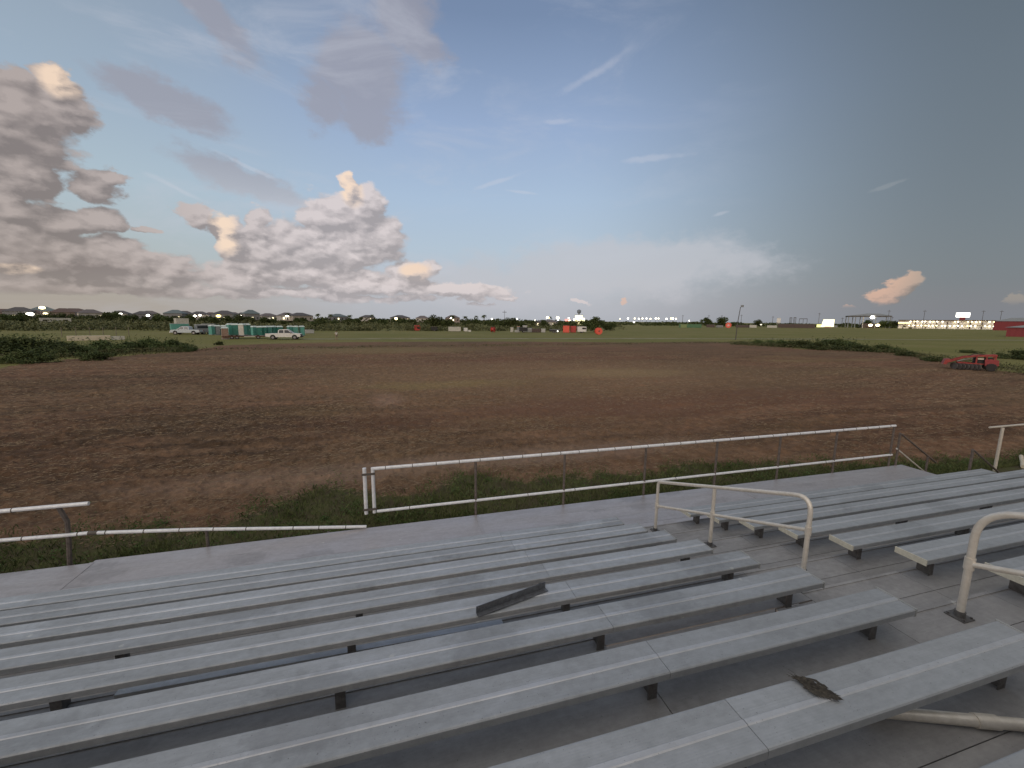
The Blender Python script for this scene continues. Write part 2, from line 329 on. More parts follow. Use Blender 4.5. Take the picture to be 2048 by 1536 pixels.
# ------------------------------------------------------------------ mesh helpers
class MB:
    def __init__(s): s.v = []; s.f = []
    def add(s, vs, fs):
        o = len(s.v); s.v += [tuple(p) for p in vs]; s.f += [tuple(i+o for i in f) for f in fs]; return s
    def box(s, x0, x1, y0, y1, z0, z1, bev=0.0):
        if bev <= 0:
            return s.add([(x0,y0,z0),(x1,y0,z0),(x1,y1,z0),(x0,y1,z0),(x0,y0,z1),(x1,y0,z1),(x1,y1,z1),(x0,y1,z1)],
                         [(0,3,2,1),(4,5,6,7),(0,1,5,4),(1,2,6,5),(2,3,7,6),(3,0,4,7)])
        b = bev
        return s.prism([(x0+b,y0),(x1-b,y0),(x1,y0+b),(x1,y1-b),(x1-b,y1),(x0+b,y1),(x0,y1-b),(x0,y0+b)], z0, z1)
    def prism(s, poly, z0, z1, k=1.0):
        n = len(poly); cx = sum(p[0] for p in poly)/n; cy = sum(p[1] for p in poly)/n
        vs = [(x, y, z0) for x, y in poly]+[(cx+(x-cx)*k, cy+(y-cy)*k, z1) for x, y in poly]
        return s.add(vs, [tuple(range(n))[::-1], tuple(range(n, 2*n))]+[(i, (i+1) % n, n+(i+1) % n, n+i) for i in range(n)])
    def side(s, poly, y0, y1, ky=None):        # poly in (x, z) extruded along y
        n = len(poly)
        vs = [(x, y0, z) for x, z in poly]+[(x, y1, z) for x, z in poly]
        return s.add(vs, [tuple(range(n)), tuple(range(n, 2*n))[::-1]]+[(i, n+i, n+(i+1) % n, (i+1) % n) for i in range(n)])
    def extx(s, poly, x0, x1):                 # poly in (y, z) extruded along x
        n = len(poly)
        vs = [(x0, y, z) for y, z in poly]+[(x1, y, z) for y, z in poly]
        return s.add(vs, [tuple(range(n))[::-1], tuple(range(n, 2*n))]+[(i, (i+1) % n, n+(i+1) % n, n+i) for i in range(n)])
    def tube(s, pts, r, n=10, caps=True):
        pts = [Vector(p) for p in pts]; rings = []
        up = None
        for i, p in enumerate(pts):
            t = (pts[min(i+1, len(pts)-1)]-pts[max(i-1, 0)]).normalized()
            if up is None:
                a = Vector((0, 0, 1)) if abs(t.z) < 0.9 else Vector((0, 1, 0))
                up = (a-t*a.dot(t)).normalized()
            else: up = (up-t*up.dot(t)).normalized()
            q = t.cross(up); rr = r[i] if isinstance(r, (list, tuple)) else r
            rings.append([p+(up*math.cos(a)+q*math.sin(a))*rr for a in [2*math.pi*k/n for k in range(n)]])
        vs = [v for ring in rings for v in ring]; fs = []
        for i in range(len(pts)-1):
            for k in range(n):
                a, b = i*n+k, i*n+(k+1) % n
                fs.append((a, b, b+n, a+n))
        if caps:
            fs.append(tuple(range(n))[::-1]); fs.append(tuple(range((len(pts)-1)*n, len(pts)*n)))
        return s.add(vs, fs)
    def ball(s, c, rx, ry, rz, nu=10, nv=7):
        vs = [(c[0], c[1], c[2]+rz)]
        for j in range(1, nv):
            for i in range(nu):
                a, b = 2*math.pi*i/nu, math.pi*j/nv
                vs.append((c[0]+rx*math.sin(b)*math.cos(a), c[1]+ry*math.sin(b)*math.sin(a), c[2]+rz*math.cos(b)))
        vs.append((c[0], c[1], c[2]-rz)); L = len(vs)-1; fs = []
        for i in range(nu): fs.append((0, 1+i, 1+(i+1) % nu))
        for j in range(nv-2):
            for i in range(nu):
                a = 1+j*nu+i; b = 1+j*nu+(i+1) % nu; fs.append((a, a+nu, b+nu, b))
        for i in range(nu): fs.append((L, 1+(nv-2)*nu+(i+1) % nu, 1+(nv-2)*nu+i))
        return s.add(vs, fs)
    def build(s, name, m, parent=None, smooth=False, loc=None):
        me = bpy.data.meshes.new(name); me.from_pydata(s.v, [], s.f); me.update()
        if m: me.materials.append(m)
        o = bpy.data.objects.new(name, me); COL.objects.link(o)
        if smooth:
            me.polygons.foreach_set('use_smooth', [True]*len(me.polygons))
            try: me.set_sharp_from_angle(angle=math.radians(40))
            except Exception: pass
        if parent: o.parent = parent
        if loc is not None: o.location = loc
        return o
def tag(o, label=None, cat=None, group=None, kind=None):
    if label: o['label'] = label
    if cat: o['category'] = cat
    if group: o['group'] = group
    if kind: o['kind'] = kind
    return o
def thing(name, label, cat, loc=(0, 0, 0), rz=0.0, group=None):
    o = bpy.data.objects.new(name, None); COL.objects.link(o)
    o.location = loc; o.rotation_euler = (0, 0, rz); o.empty_display_size = 0.2
    return tag(o, label, cat, group)
def dup(root, loc, rz, label=None, group=None, scale=None):
    def cp(o, parent):
        c = o.copy(); COL.objects.link(c)
        if parent: c.parent = parent
        for ch in o.children: cp(ch, c)
        return c
    r = cp(root, None); r.location = loc; r.rotation_euler = (0, 0, rz)
    if scale: r.scale = scale
    if label: r['label'] = label
    if group: r['group'] = group
    return r
def arr_mesh(name, verts, faces, m, nper):
    """fast mesh from numpy arrays; faces with nper corners each"""
    me = bpy.data.meshes.new(name); nv = len(verts); nf = len(faces)
    me.vertices.add(nv); me.vertices.foreach_set('co', np.asarray(verts, np.float32).ravel())
    me.loops.add(nf*nper); me.loops.foreach_set('vertex_index', np.asarray(faces, np.int32).ravel())
    me.polygons.add(nf); me.polygons.foreach_set('loop_start', np.arange(nf, dtype=np.int32)*nper)
    me.polygons.foreach_set('loop_total', np.full(nf, nper, np.int32))
    me.update(calc_edges=True)
    if m: me.materials.append(m)
    return me
def obj_from(name, me, parent=None):
    o = bpy.data.objects.new(name, me); COL.objects.link(o)
    if parent: o.parent = parent
    return o
def facing(p, extra=0.0):        # rotation that turns a thing's -Y side towards the stand
    return -math.atan2(p[0], p[1])+extra

# value noise in numpy
def vnoise(x, y, seed=0):
    xi = np.floor(x).astype(np.int64); yi = np.floor(y).astype(np.int64); xf = x-xi; yf = y-yi
    def h(a, b):
        n = (a*374761393+b*668265263+seed*1442695041) & 0xffffffff
        n = ((n ^ (n >> 13))*1274126177) & 0xffffffff
        return ((n ^ (n >> 16)) & 0xffff)/65535.0
    u = xf*xf*(3-2*xf); v = yf*yf*(3-2*yf)
    return (h(xi, yi)*(1-u)+h(xi+1, yi)*u)*(1-v)+(h(xi, yi+1)*(1-u)+h(xi+1, yi+1)*u)*v
def fbm(x, y, oct=4, seed=0):
    a = 0.5; s = 0; t = 0
    for i in range(oct):
        s = s+a*vnoise(x*2**i+17.3*i, y*2**i-9.1*i, seed+i); t += a; a *= 0.55
    return s/t
def in_poly(x, y, poly):
    c = np.zeros(x.shape, bool); n = len(poly)
    for i in range(n):
        x0, y0 = poly[i]; x1, y1 = poly[(i+1) % n]
        if y0 == y1: continue
        hit = ((y0 > y) != (y1 > y)) & (x < (x1-x0)*(y-y0)/(y1-y0)+x0)
        c ^= hit
    return c
def poly_dist(x, y, poly):
    d = np.full(x.shape, 1e9); n = len(poly)
    for i in range(n):
        x0, y0 = poly[i]; x1, y1 = poly[(i+1) % n]; dx, dy = x1-x0, y1-y0; L = dx*dx+dy*dy+1e-9
        t = np.clip(((x-x0)*dx+(y-y0)*dy)/L, 0, 1)
        d = np.minimum(d, np.hypot(x-x0-t*dx, y-y0-t*dy))
    return d

# ------------------------------------------------------------------ ground
far_px = [(-60, 760), (0, 735), (120, 720), (250, 712), (370, 703), (430, 692), (520, 688), (640, 685), (820, 683.5), (1000, 683), (1280, 685), (1400, 683), (1500, 686), (1600, 698), (1780, 703), (1880, 722), (2000, 742), (2150, 752)]
near_px = [(2150, 905), (1800, 915), (1500, 925), (1300, 935), (1150, 947), (1000, 958), (860, 975), (740, 985), (640, 985), (560, 1000), (480, 1026), (350, 1050), (150, 1068), (0, 1080)]
dirt_poly = [(-90, 30)]+[tuple(G(*p)[:2]) for p in far_px]+[(90, 24), (60, 9)]+[tuple(G(*p)[:2]) for p in near_px]+[(-60, 7.2)]
def dirt_mask(X, Y):
    jx = X+(fbm(X*0.6, Y*0.6, 4, 3)-0.5)*2.4; jy = Y+(fbm(X*0.6, Y*0.6, 4, 9)-0.5)*1.8
    ins = in_poly(jx, jy, dirt_poly); d = poly_dist(jx, jy, dirt_poly)
    return np.clip(0.5+np.where(ins, d, -d)/1.2, 0, 1)
def ground_h(X, Y, mask):
    r = np.hypot(X, Y)
    fade = np.clip((75-r)/50, 0, 1)
    clod = (fbm(X*3.1, Y*3.1, 4, 21)-0.5)*0.16+np.maximum(fbm(X*7, Y*7, 3, 33)-0.58, 0)*0.22
    furrow = (fbm(X*0.25+3, Y*1.9, 3, 41)-0.5)*0.10
    roll = (fbm(X*0.11, Y*0.11, 3, 5)-0.5)*0.30
    return mask*(clod+furrow)*np.clip((95-r)/40, 0.12, 1)+roll*np.clip(r/12-0.6, 0, 1)*fade
rs = np.concatenate([np.geomspace(3.0, 110, 760), np.geomspace(112, 6000, 120)])
ths = np.concatenate([np.linspace(-180, -46, 50)[:-1], np.linspace(-46, 76, 1000), np.linspace(76, 180, 40)[1:]])
th = np.radians(ths)
RR, TT = np.meshgrid(rs, th, indexing='ij')
GX, GY = RR*np.sin(TT), RR*np.cos(TT)
MK = np.zeros_like(GX); sub = RR < 130
MK[sub] = dirt_mask(GX[sub], GY[sub])
GZ = np.zeros_like(GX); GZ[sub] = ground_h(GX[sub], GY[sub], MK[sub])
# shallow ditch along the stand
GZ -= 0.12*np.exp(-((GY-8.2)/1.0)**2)*(RR < 60)
nr, nt = GX.shape
idx = np.arange(nr*nt).reshape(nr, nt)
q = np.stack([idx[:-1, :-1], idx[:-1, 1:], idx[1:, 1:], idx[1:, :-1]], -1).reshape(-1, 4)[:, ::-1]

def ground_material():
    m = bpy.data.materials.new('field_ground'); m.use_nodes = True; m.node_tree.nodes.clear(); t = NT(m.node_tree)
    o = t.node('ShaderNodeOutputMaterial'); b = t.node('ShaderNodeBsdfPrincipled'); t.l.new(b.outputs[0], o.inputs[0])
    P = t.node('ShaderNodeTexCoord').outputs['Object']
    mk = t.node('ShaderNodeAttribute', attribute_name='dirt').outputs['Fac']
    # tilled soil
    st = t.vec('MULTIPLY', P, (0.22, 1.0, 1.0))
    nbig = t.noise(t.vec('MULTIPLY', P, (0.5, 1, 1)), 0.11, 5, 0.55, 0.5)
    nst = t.noise(st, 0.85, 6, 0.62, 0.3)
    nmid = t.noise(P, 2.6, 6, 0.68)
    nf = t.noise(P, 17.0, 5, 0.7)
    soil = t.mix(t.rng(nbig, 0.38, 0.62), (0.225, 0.128, 0.078), (0.190, 0.122, 0.072))
    soil = t.mix(t.rng(nst, 0.35, 0.68), t.vec('SCALE', soil, scale=0.72), t.vec('SCALE', soil, scale=1.28))
    soil = t.mix(t.rng(nmid, 0.44, 0.60, 0.0, 0.8), t.vec('SCALE', soil, scale=0.62), soil)
    straw = t.math('MULTIPLY', t.rng(nf, 0.53, 0.68), t.rng(t.noise(P, 0.35, 4, 0.6), 0.36, 0.66, 0.10, 0.75))
    soil = t.mix(straw, soil, (0.34, 0.25, 0.15))
    soil = t.mix(t.rng(t.noise(t.vec('MULTIPLY', P, (0.35, 1, 1)), 0.09, 4, 0.6), 0.55, 0.70, 0, 0.6), soil, (0.205, 0.155, 0.072))
    def spot(x_, y_, rx_, ry_, amt, col_, sc_=None):
        g_ = G(x_, y_); d_ = t.vec('LENGTH', t.vec('MULTIPLY', t.vec('SUBTRACT', P, (g_[0], g_[1], 0)), (1/rx_, 1/ry_, 0)))
        f_ = t.rng(t.math('ADD', d_, t.math('MULTIPLY', t.math('SUBTRACT', nst, 0.5), 1.6)), 1.15, 0.45, 0, amt)
        return t.mix(f_, soil, col_ if col_ else t.vec('SCALE', soil, scale=sc_))
    soil = spot(1100, 748, 22, 11, 0.42, (0.27, 0.18, 0.105))
    soil = spot(880, 770, 6, 1.8, 0.35, (0.27, 0.22, 0.09))
    soil = spot(1230, 745, 7, 3, 0.35, (0.33, 0.25, 0.13))
    soil = spot(760, 700, 16, 7, 0.5, (0.22, 0.18, 0.085))
    soil = spot(1500, 800, 16, 3.5, 0.5, (0.155, 0.082, 0.052))
    soil = spot(1050, 825, 11, 2.2, 0.5, (0.170, 0.092, 0.060))
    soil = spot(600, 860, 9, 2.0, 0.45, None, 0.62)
    soil = spot(200, 860, 9, 5.0, 0.6, None, 0.55)  # left-hand spots: moist soil plus lens edge darkening painted into the colour
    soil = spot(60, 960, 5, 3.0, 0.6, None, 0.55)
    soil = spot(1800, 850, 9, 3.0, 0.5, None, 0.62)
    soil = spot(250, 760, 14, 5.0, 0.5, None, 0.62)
    soil = spot(700, 945, 6, 0.9, 0.3, (0.36, 0.26, 0.20))
    soil = spot(1150, 905, 5, 0.9, 0.3, (0.36, 0.26, 0.20))
    soil = spot(950, 720, 30, 2.2, 0.5, (0.17, 0.085, 0.055))
    px, py = G(775, 800)[:2]
    dd = t.vec('LENGTH', t.vec('MULTIPLY', t.vec('SUBTRACT', P, (px, py, 0)), (0.9, 0.45, 0)))
    soil = t.mix(t.rng(t.math('ADD', dd, t.math('MULTIPLY', nst, 1.0)), 1.5, 0.8, 0, 0.5), soil, (0.33, 0.215, 0.16))
    # turf
    g1 = t.noise(P, 0.05, 5, 0.6, 0.4); g2 = t.noise(P, 3.0, 6, 0.7)
    gr = t.mix(t.rng(g1, 0.38, 0.64), (0.185, 0.185, 0.055), (0.235, 0.215, 0.080))
    gr = t.mix(t.rng(g2, 0.35, 0.65), t.vec('SCALE', gr, scale=0.66), gr)
    gr = t.mix(t.rng(t.noise(t.vec('MULTIPLY', P, (0.2, 1, 1)), 0.10, 4, 0.5), 0.5, 0.7, 0, 0.5), gr, (0.165, 0.155, 0.065))
    sxy = t.node('ShaderNodeSeparateXYZ'); t.put(sxy.inputs[0], P)
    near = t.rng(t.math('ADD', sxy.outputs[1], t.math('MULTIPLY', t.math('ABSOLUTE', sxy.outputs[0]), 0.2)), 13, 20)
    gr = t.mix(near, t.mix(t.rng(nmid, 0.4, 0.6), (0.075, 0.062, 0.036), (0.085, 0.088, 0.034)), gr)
    edge = t.math('ADD', mk, t.math('MULTIPLY', t.math('SUBTRACT', g2, 0.5), 0.9))
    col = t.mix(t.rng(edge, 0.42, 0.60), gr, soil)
    t.put(b.inputs['Base Color'], col); b.inputs['Roughness'].default_value = 0.92; b.inputs['Specular IOR Level'].default_value = 0.15
    h = t.math('ADD', t.math('MULTIPLY', nmid, 0.6), t.math('MULTIPLY', nf, 0.3))
    bn = t.node('ShaderNodeBump'); bn.inputs['Strength'].default_value = 0.9; bn.inputs['Distance'].default_value = 0.10
    t.put(bn.inputs['Height'], h); t.l.new(bn.outputs[0], b.inputs['Normal'])
    return m
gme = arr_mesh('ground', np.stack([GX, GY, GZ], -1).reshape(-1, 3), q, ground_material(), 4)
at = gme.attributes.new('dirt', 'FLOAT', 'POINT'); at.data.foreach_set('value', MK.ravel().astype(np.float32))
gme.polygons.foreach_set('use_smooth', np.ones(len(q), bool))
tag(obj_from('ground', gme), kind='structure')

# pale track beyond the tilled field
def strip(name, pts, wd, m, z=0.006):
    vs = []; fs = []
    P_ = []
    for i in range(len(pts)-1):
        a, b = pts[i], pts[i+1]; n = 12
        for k in range(n): P_.append(a.lerp(b, k/n))
    P_.append(pts[-1])
    for i, p in enumerate(P_):
        t = (P_[min(i+1, len(P_)-1)]-P_[max(i-1, 0)]).normalized(); nn = Vector((-t.y, t.x, 0))
        ww = wd*(0.85+0.3*random.random())
        vs += [p+nn*ww/2+Vector((0, 0, z)), p-nn*ww/2+Vector((0, 0, z))]
    for i in range(len(P_)-1): fs.append((2*i, 2*i+1, 2*i+3, 2*i+2))
    mb = MB(); mb.add(vs, fs)
    return mb.build(name, m)
def track_mat():
    return mat('track_sand', (0.34, 0.32, 0.22), 0.9, 0, (0.17, 0.17, 0.09), 0.35)
tag(strip('path', [G(560, 678.4, 0.02), G(1000, 677.5, 0.02), G(1400, 677.6, 0.02), G(1720, 678.6, 0.02), G(2200, 682, 0.02)], 2.6, track_mat(), 0.03), kind='structure')

# ------------------------------------------------------------------ grandstand
Rz = 0.20256; TD = 0.61; SW = 0.2425
def ys(k): return 5.3675-(k-1)*TD             # near edge of seat row k
def zs(k): return CAMZ-3.1375+(k-1)*Rz        # top of seat row k
def zt(k): return zs(k)-0.43                  # tread serving row k
NROW = 14
XL, XA, XB, XE = -14.6, 3.36, 4.597, 12.37
SEATP = [(0, -0.045), (0, -0.007), (0.005, -0.001), (0.012, 0), (0.104, 0), (0.109, 0.004), (0.131, 0.004), (0.136, 0), (0.230, 0), (0.237, -0.001), (SW, -0.007), (SW, -0.045), (SW-0.004, -0.045), (SW-0.004, -0.010), (0.126, -0.006), (0.116, -0.006), (0.004, -0.010), (0.004, -0.045)]
def seat_board(k, x0, x1, parent, sag=0.0):
    mb = MB(); n = len(SEATP); segs = 6; vs = []; fs = []
    j = random.uniform(-0.0025, 0.0025)
    for i in range(segs+1):
        x = x0+(x1-x0)*i/segs; dz = -sag*math.sin(math.pi*i/segs)
        vs += [(x, ys(k)+y+j, zs(k)+z+dz) for y, z in SEATP]
    for i in range(segs):
        for a in range(n):
            b = (a+1) % n; fs.append((i*n+a, i*n+b, (i+1)*n+b, (i+1)*n+a))
    fs.append(tuple(range(n))[::-1]); fs.append(tuple(range(segs*n, segs*n+n)))
    mb.add(vs, fs)
    o = mb.build('seat', M_SEAT, parent); o.data.materials.append(M_WORN)
    for i in range(segs):
        for a in (4, 5, 6): o.data.polygons[i*n+a].material_index = 1
    return o
def end_cap(k, x, sgn, parent, m):
    mb = MB(); a, b = (x, x+0.012*sgn) if sgn > 0 else (x+0.012*sgn, x)
    mb.box(a, b, ys(k)-0.004, ys(k)+SW+0.004, zs(k)-0.052, zs(k)+0.004, 0.0)
    return mb.build('end_cap', m, parent)
def bracket(k, x, parent):
    mb = MB(); y0 = ys(k)+0.035; y1 = ys(k)+SW-0.03
    mb.box(x-0.003, x+0.003, y0+0.04, y1-0.03, zt(k), zs(k)-0.012)          # web
    mb.box(x-0.03, x+0.03, y0+0.034, y0+0.0395, zt(k)+0.001, zs(k)-0.03)     # flange facing the rows behind
    mb.box(x-0.03, x+0.03, y0-0.02, y1+0.02, zs(k)-0.020, zs(k)-0.013)       # top plate
    mb.box(x-0.05, x+0.05, y0+0.01, y0+0.12, zt(k)+0.0005, zt(k)+0.007)      # foot
    mb.tube([(x+0.02, y0+0.03, zt(k)+0.05), (x+0.02, y0+0.02, zt(k)+0.05)], 0.008, 6)
    mb.tube([(x-0.016, y0+0.03, zs(k)-0.06), (x-0.016, y0+0.02, zs(k)-0.06)], 0.008, 6)
    return mb.build('bracket', M_BRK, parent)
left = thing('bleacher', 'long block of grey aluminium bench rows on the near side of the stair aisle', 'bleacher', (-5, 4, 0))
right = thing('bleacher', 'block of grey aluminium bench rows with cream end caps beyond the stair aisle', 'bleacher', (8, 4, 0))
def child_fix(o):       # parts are modelled in world coordinates; keep them where they are
    o.matrix_parent_inverse = Matrix.Translation(o.parent.location).inverted(); return o
XJ = 1.415
for k in range(1, NROW+1):
    bl = [XL, -4.38, XJ-0.0015, XA] if k > 0 else []
    for a, b in zip(bl[:-1], bl[1:]):
        o = child_fix(seat_board(k, a+0.0015, b-0.0015, left, 0.004))
        if b == XA:
            e = end_cap(k, XA-0.0015, 1, o, M_LGREY)
    for a, b in ((XB, 8.1), (8.1, XE)):
        o = child_fix(seat_board(k, a+0.0015, b-0.0015, right, 0.003))
        if a == XB: end_cap(k, XB+0.0015, -1, o, M_CAP)
        else: end_cap(k, XE-0.0015, 1, o, M_SEAT)
    if k <= 10:
        for x in (-9.2, -7.46, -5.70, -3.93, -2.165, -0.39, 1.36, 3.10): child_fix(bracket(k, x, left))
        for i in range(5): child_fix(bracket(k, XB+0.22+1.77*i, right))
# treads: two planks a row with a narrow joint, and a low riser board under each seat
TO = 0.20
def treads(x0, x1, parent, riser=True, kmin=2, gaps={}):
    for k in range(kmin, NROW+1):
        yf = ys(k-1)+TO; yb = ys(k)+TO
        mb = MB()
        cut = gaps.get(k, 0.0)
        if cut:      # a board has slipped: an open slot behind the brackets
            mb.box(x0, x1, yf-0.105, yf, zt(k)-0.009, zt(k)); mb.box(2.98, x1, yf-0.292, yf-0.121, zt(k)-0.04, zt(k)-0.0008)
        else:
            mb.box(x0, x1, yf-0.292, yf, zt(k)-0.04, zt(k)); mb.box(x0+0.001, x1-0.001, yf-0.026, yf+0.001, zt(k)+0.0002, zt(k)+0.006)
        child_fix(mb.build('footboard', M_TREAD, parent))
        mb = MB()
        mb.box(x0, x1, yb+0.012, yf-0.296, zt(k)-0.04, zt(k)-0.0015); child_fix(mb.build('footboard', M_TREAD, parent))
        if riser and not cut:
            mb = MB(); mb.box(x0, x1, yf-0.006, yf-0.002, zt(k-1)+0.03, zt(k)-0.042)
            child_fix(mb.build('riser', M_TREAD, parent))
XS = (XA+XB)/2
def tread_set(x0, x1, parent): treads(x0, x1, parent)
treads(XL, XJ-0.003, left); treads(XJ+0.003, XA+0.018, left, gaps={7: 0.12})
treads(XB-0.02, XE+0.03, right)
stairs = thing('aisle_stairs', 'grey metal aisle steps rising between the two blocks of benches', 'stairs', (XS, 3, 0))
treads(XA+0.022, XB-0.024, stairs)
# front walkway
deck = thing('walkway', 'wide grey metal walkway along the front of the bleachers', 'walkway', (0, 6.3, 0))
zd = zt(1); y0d = ys(1)+TO+0.0+(-0.006)
segsx = [XL, -4.376, 1.34, 7.06, 12.44]
for a, b in zip(segsx[:-1], segsx[1:]):
    yend = 7.02 if a == XL else 7.09
    n = 6; wd_ = (yend-(5.0))/n
    for i in range(n):
        mb = MB(); y_a = 5.0+i*wd_; mb.box(a+0.002, b-0.002, y_a+0.0015, y_a+wd_-0.0015, zd-0.045, zd-0.0007*((i*7) % 3))
        child_fix(mb.build('deck_plank', M_DECK, deck))
    mb = MB(); mb.box(a+0.004, b-0.004, yend+0.001, yend+0.007, zd-0.22, zd-0.002); child_fix(mb.build('fascia', M_DECK, deck))
for x in (-4.376, 1.34, 7.06):
    mb = MB(); mb.box(x-0.03, x+0.03, 5.62, 7.03, zd+0.0004, zd+0.004); child_fix(mb.build('joint_cover', M_DECK, deck))
# understructure
fr = thing('support_frame', 'dark steel posts and stringers under the bleachers', 'frame', (0, 3, 0))
for i, x in enumerate([-12.8, -11.0, -9.25, -7.5, -5.7, -3.94, -2.17, -0.41, 1.355, 3.10, 4.82, 6.59, 8.36, 10.13, 11.90]):
    mb = MB()
    a = (x, ys(1)+TO, zd-0.10); b = (x, ys(NROW)+TO, zt(NROW)-0.10)
    mb.add([(x-0.03, ys(1)+0.3, zd-0.17), (x+0.03, ys(1)+0.3, zd-0.17), (x+0.03, ys(NROW), zt(NROW)-0.17), (x-0.03, ys(NROW), zt(NROW)-0.17),
            (x-0.03, ys(1)+0.3, zd-0.07), (x+0.03, ys(1)+0.3, zd-0.07), (x+0.03, ys(NROW), zt(NROW)-0.07), (x-0.03, ys(NROW), zt(NROW)-0.07)],
           [(0,3,2,1),(4,5,6,7),(0,1,5,4),(1,2,6,5),(2,3,7,6),(3,0,4,7)])
    for yy in (6.9, 5.2, 2.6, 0.0): 
        k = (5.3675+TO-yy)/TD; zz = zd+max(0, k)*Rz-0.16
        mb.box(x-0.035, x+0.035, yy-0.035, yy+0.035, -0.05, zz-0.06)
    mb.box(x-0.03, x+0.03, 5.45, 6.98, zd-0.15, zd-0.05)
    child_fix(mb.build('stringer', M_FRAME, fr))

child_fix(MB().box(XL, XE, ys(NROW)-0.05, ys(NROW)-0.02, -0.1, zt(NROW)-0.05).build('added_light_block', M_FRAME, fr))  # unseen panel added to block sky glow and darken beneath the stand
# front guard rails -------------------------------------------------
def ties(mb, p0, p1, r, step, jit=0.12):
    p0, p1 = Vector(p0), Vector(p1); L = (p1-p0).length; d = (p1-p0)/L; s = step*0.5
    while s < L-0.05:
        c = p0+d*s; mb.tube([c-d*0.006, c+d*0.006], r+0.0035, 8); s += step*(1+random.uniform(-jit, jit))
YF = 7.13
def pipe(name, pts, r, m, parent, n=12, tie=0):
    mb = MB(); mb.tube(pts, r, n); o = child_fix(mb.build(name, m, parent, True))
    if tie:
        tb = MB(); ties(tb, pts[0], pts[-1], r, tie); tb.build('wire_tie', M_TIE, o)
    return o
def gpost(x, z0, z1, parent, m=None, y=YF, r=0.024, dark=True):
    mb = MB(); mb.tube([(x, y, z0), (x, y, z1)], r, 8)
    mb.box(x-0.045, x+0.045, y-0.05, y-0.028, z0, z0+0.16)
    return child_fix(mb.build('post', m or M_POST, parent, True))
fence = thing('guard_rail', 'straight white pipe guard rail along the walkway edge in the middle of the view', 'guard rail', (6, YF, 0))
ZT_, ZB_ = CAMZ-2.525, CAMZ-3.30
pipe('top_rail', [(-0.44, YF, ZT_), (12.05, YF, ZT_)], 0.029, M_RAIL, fence, tie=0.42)
pipe('bottom_rail', [(-0.40, YF, ZB_), (12.08, YF, ZB_+0.015)], 0.025, M_RAIL, fence, tie=1.1)
for x in (1.34, 3.09, 4.89, 6.66, 8.40, 10.12, 12.02): gpost(x, zd-0.25, ZT_-0.026, fence, y=YF+0.001)
pipe('end_post', [(-0.44, YF, ZB_-0.02), (-0.44, YF, ZT_+0.02)], 0.030, M_RAIL, fence)
pipe('end_post', [(-0.575, YF+0.01, ZB_-0.03), (-0.575, YF+0.01, ZT_+0.02)], 0.032, M_RAIL, fence)
for z in (ZB_+0.06, ZT_-0.08):
    child_fix(MB().box(-0.62, -0.40, YF-0.036, YF-0.031, z-0.02, z+0.02).build('gate_clamp', M_TIE, fence))

brk = thing('guard_rail', 'broken left guard rail with a cut top pipe and a fallen bottom pipe', 'guard rail', (-6, YF, 0))
pipe('top_rail', [(-12, YF, CAMZ-2.70), (-4.37, YF, CAMZ-2.695)], 0.029, M_RAIL, brk, tie=0.9)
low = [(-12, YF, CAMZ-3.12), (-5.39, YF, CAMZ-3.124), (-4.76, YF, CAMZ-3.146), (-4.43, YF, CAMZ-3.150), (-3.06, YF, CAMZ-3.277), (-1.93, YF, CAMZ-3.41), (-0.58, YF-0.03, CAMZ-3.545)]
o = pipe('bottom_rail', low, 0.026, M_RAIL, brk)
tb = MB()
for i in range(1, 6): ties(tb, low[i], low[i+1], 0.026, 0.42)
tb.tube([low[3], Vector(low[3]).lerp(Vector(low[4]), 0.08)], 0.029, 10)
tb.build('wire_tie', M_TIE, o)
for x, l in ((-4.72, 0.05), (-6.5, 0.0), (-8.3, 0.0), (-10.1, 0)):
    mb = MB(); mb.tube([(x-0.02, YF+0.02, zd-0.3), (x+l*0.6, YF+0.03, zd+0.3), (x+l, YF+0.03, CAMZ-2.95), (x, YF, CAMZ-2.72)], 0.03, 8)
    child_fix(mb.build('post', M_POST, brk, True))
for x in (-2.97, -1.2, -0.62):
    mb = MB(); mb.tube([(x, YF+0.05, zd-0.5), (x, YF+0.05, zd-0.03 if x > -2 else zd+0.25)], 0.024, 8); child_fix(mb.build('post', M_POST, brk, True))

# end stair down from the walkway, far right, with sloping rails
es = thing('end_stairs', 'short metal stair with sloping pipe rails at the far right end of the walkway', 'stairs', (12.9, 6.5, 0))
for i in range(3):
    mb = MB(); mb.box(12.45+i*0.28, 12.72+i*0.28, 5.75, 7.05, zd-0.13*(i+1)-0.03, zd-0.13*(i+1)); child_fix(mb.build('step', M_TREAD, es))
for yy in (7.10, 5.72):
    pipe('top_rail', [(12.20, yy, CAMZ-2.72), (12.30, yy, CAMZ-2.77), (13.75, yy, CAMZ-3.63)], 0.021, M_POST if yy > 6 else M_POST, es)
    if yy > 6: pipe('mid_rail', [(12.17, yy, CAMZ-3.12), (13.60, yy, CAMZ-4.0)], 0.018, M_RAIL2, es)
    pipe('post', [(12.22, yy, zd-0.1), (12.22, yy, CAMZ-2.74)], 0.024, M_POST, es)
    pipe('post', [(13.40, yy, 0.0), (13.40, yy, CAMZ-3.42)], 0.024, M_POST, es)
g2 = thing('guard_rail', 'detached pale pipe guard rail with one upright post at the right edge of the view', 'guard rail', (18, 7, 0))
pipe('top_rail', [(15.66, 7.08, CAMZ-2.78), (22, 7.08, CAMZ-2.80)], 0.026, M_RAIL2, g2)
pipe('post', [(16.16, 7.05, -0.05), (16.16, 7.05, CAMZ-2.81)], 0.036, M_RAIL2, g2)
pipe('post', [(19.9, 7.05, -0.05), (19.9, 7.05, CAMZ-2.82)], 0.034, M_RAIL2, g2)
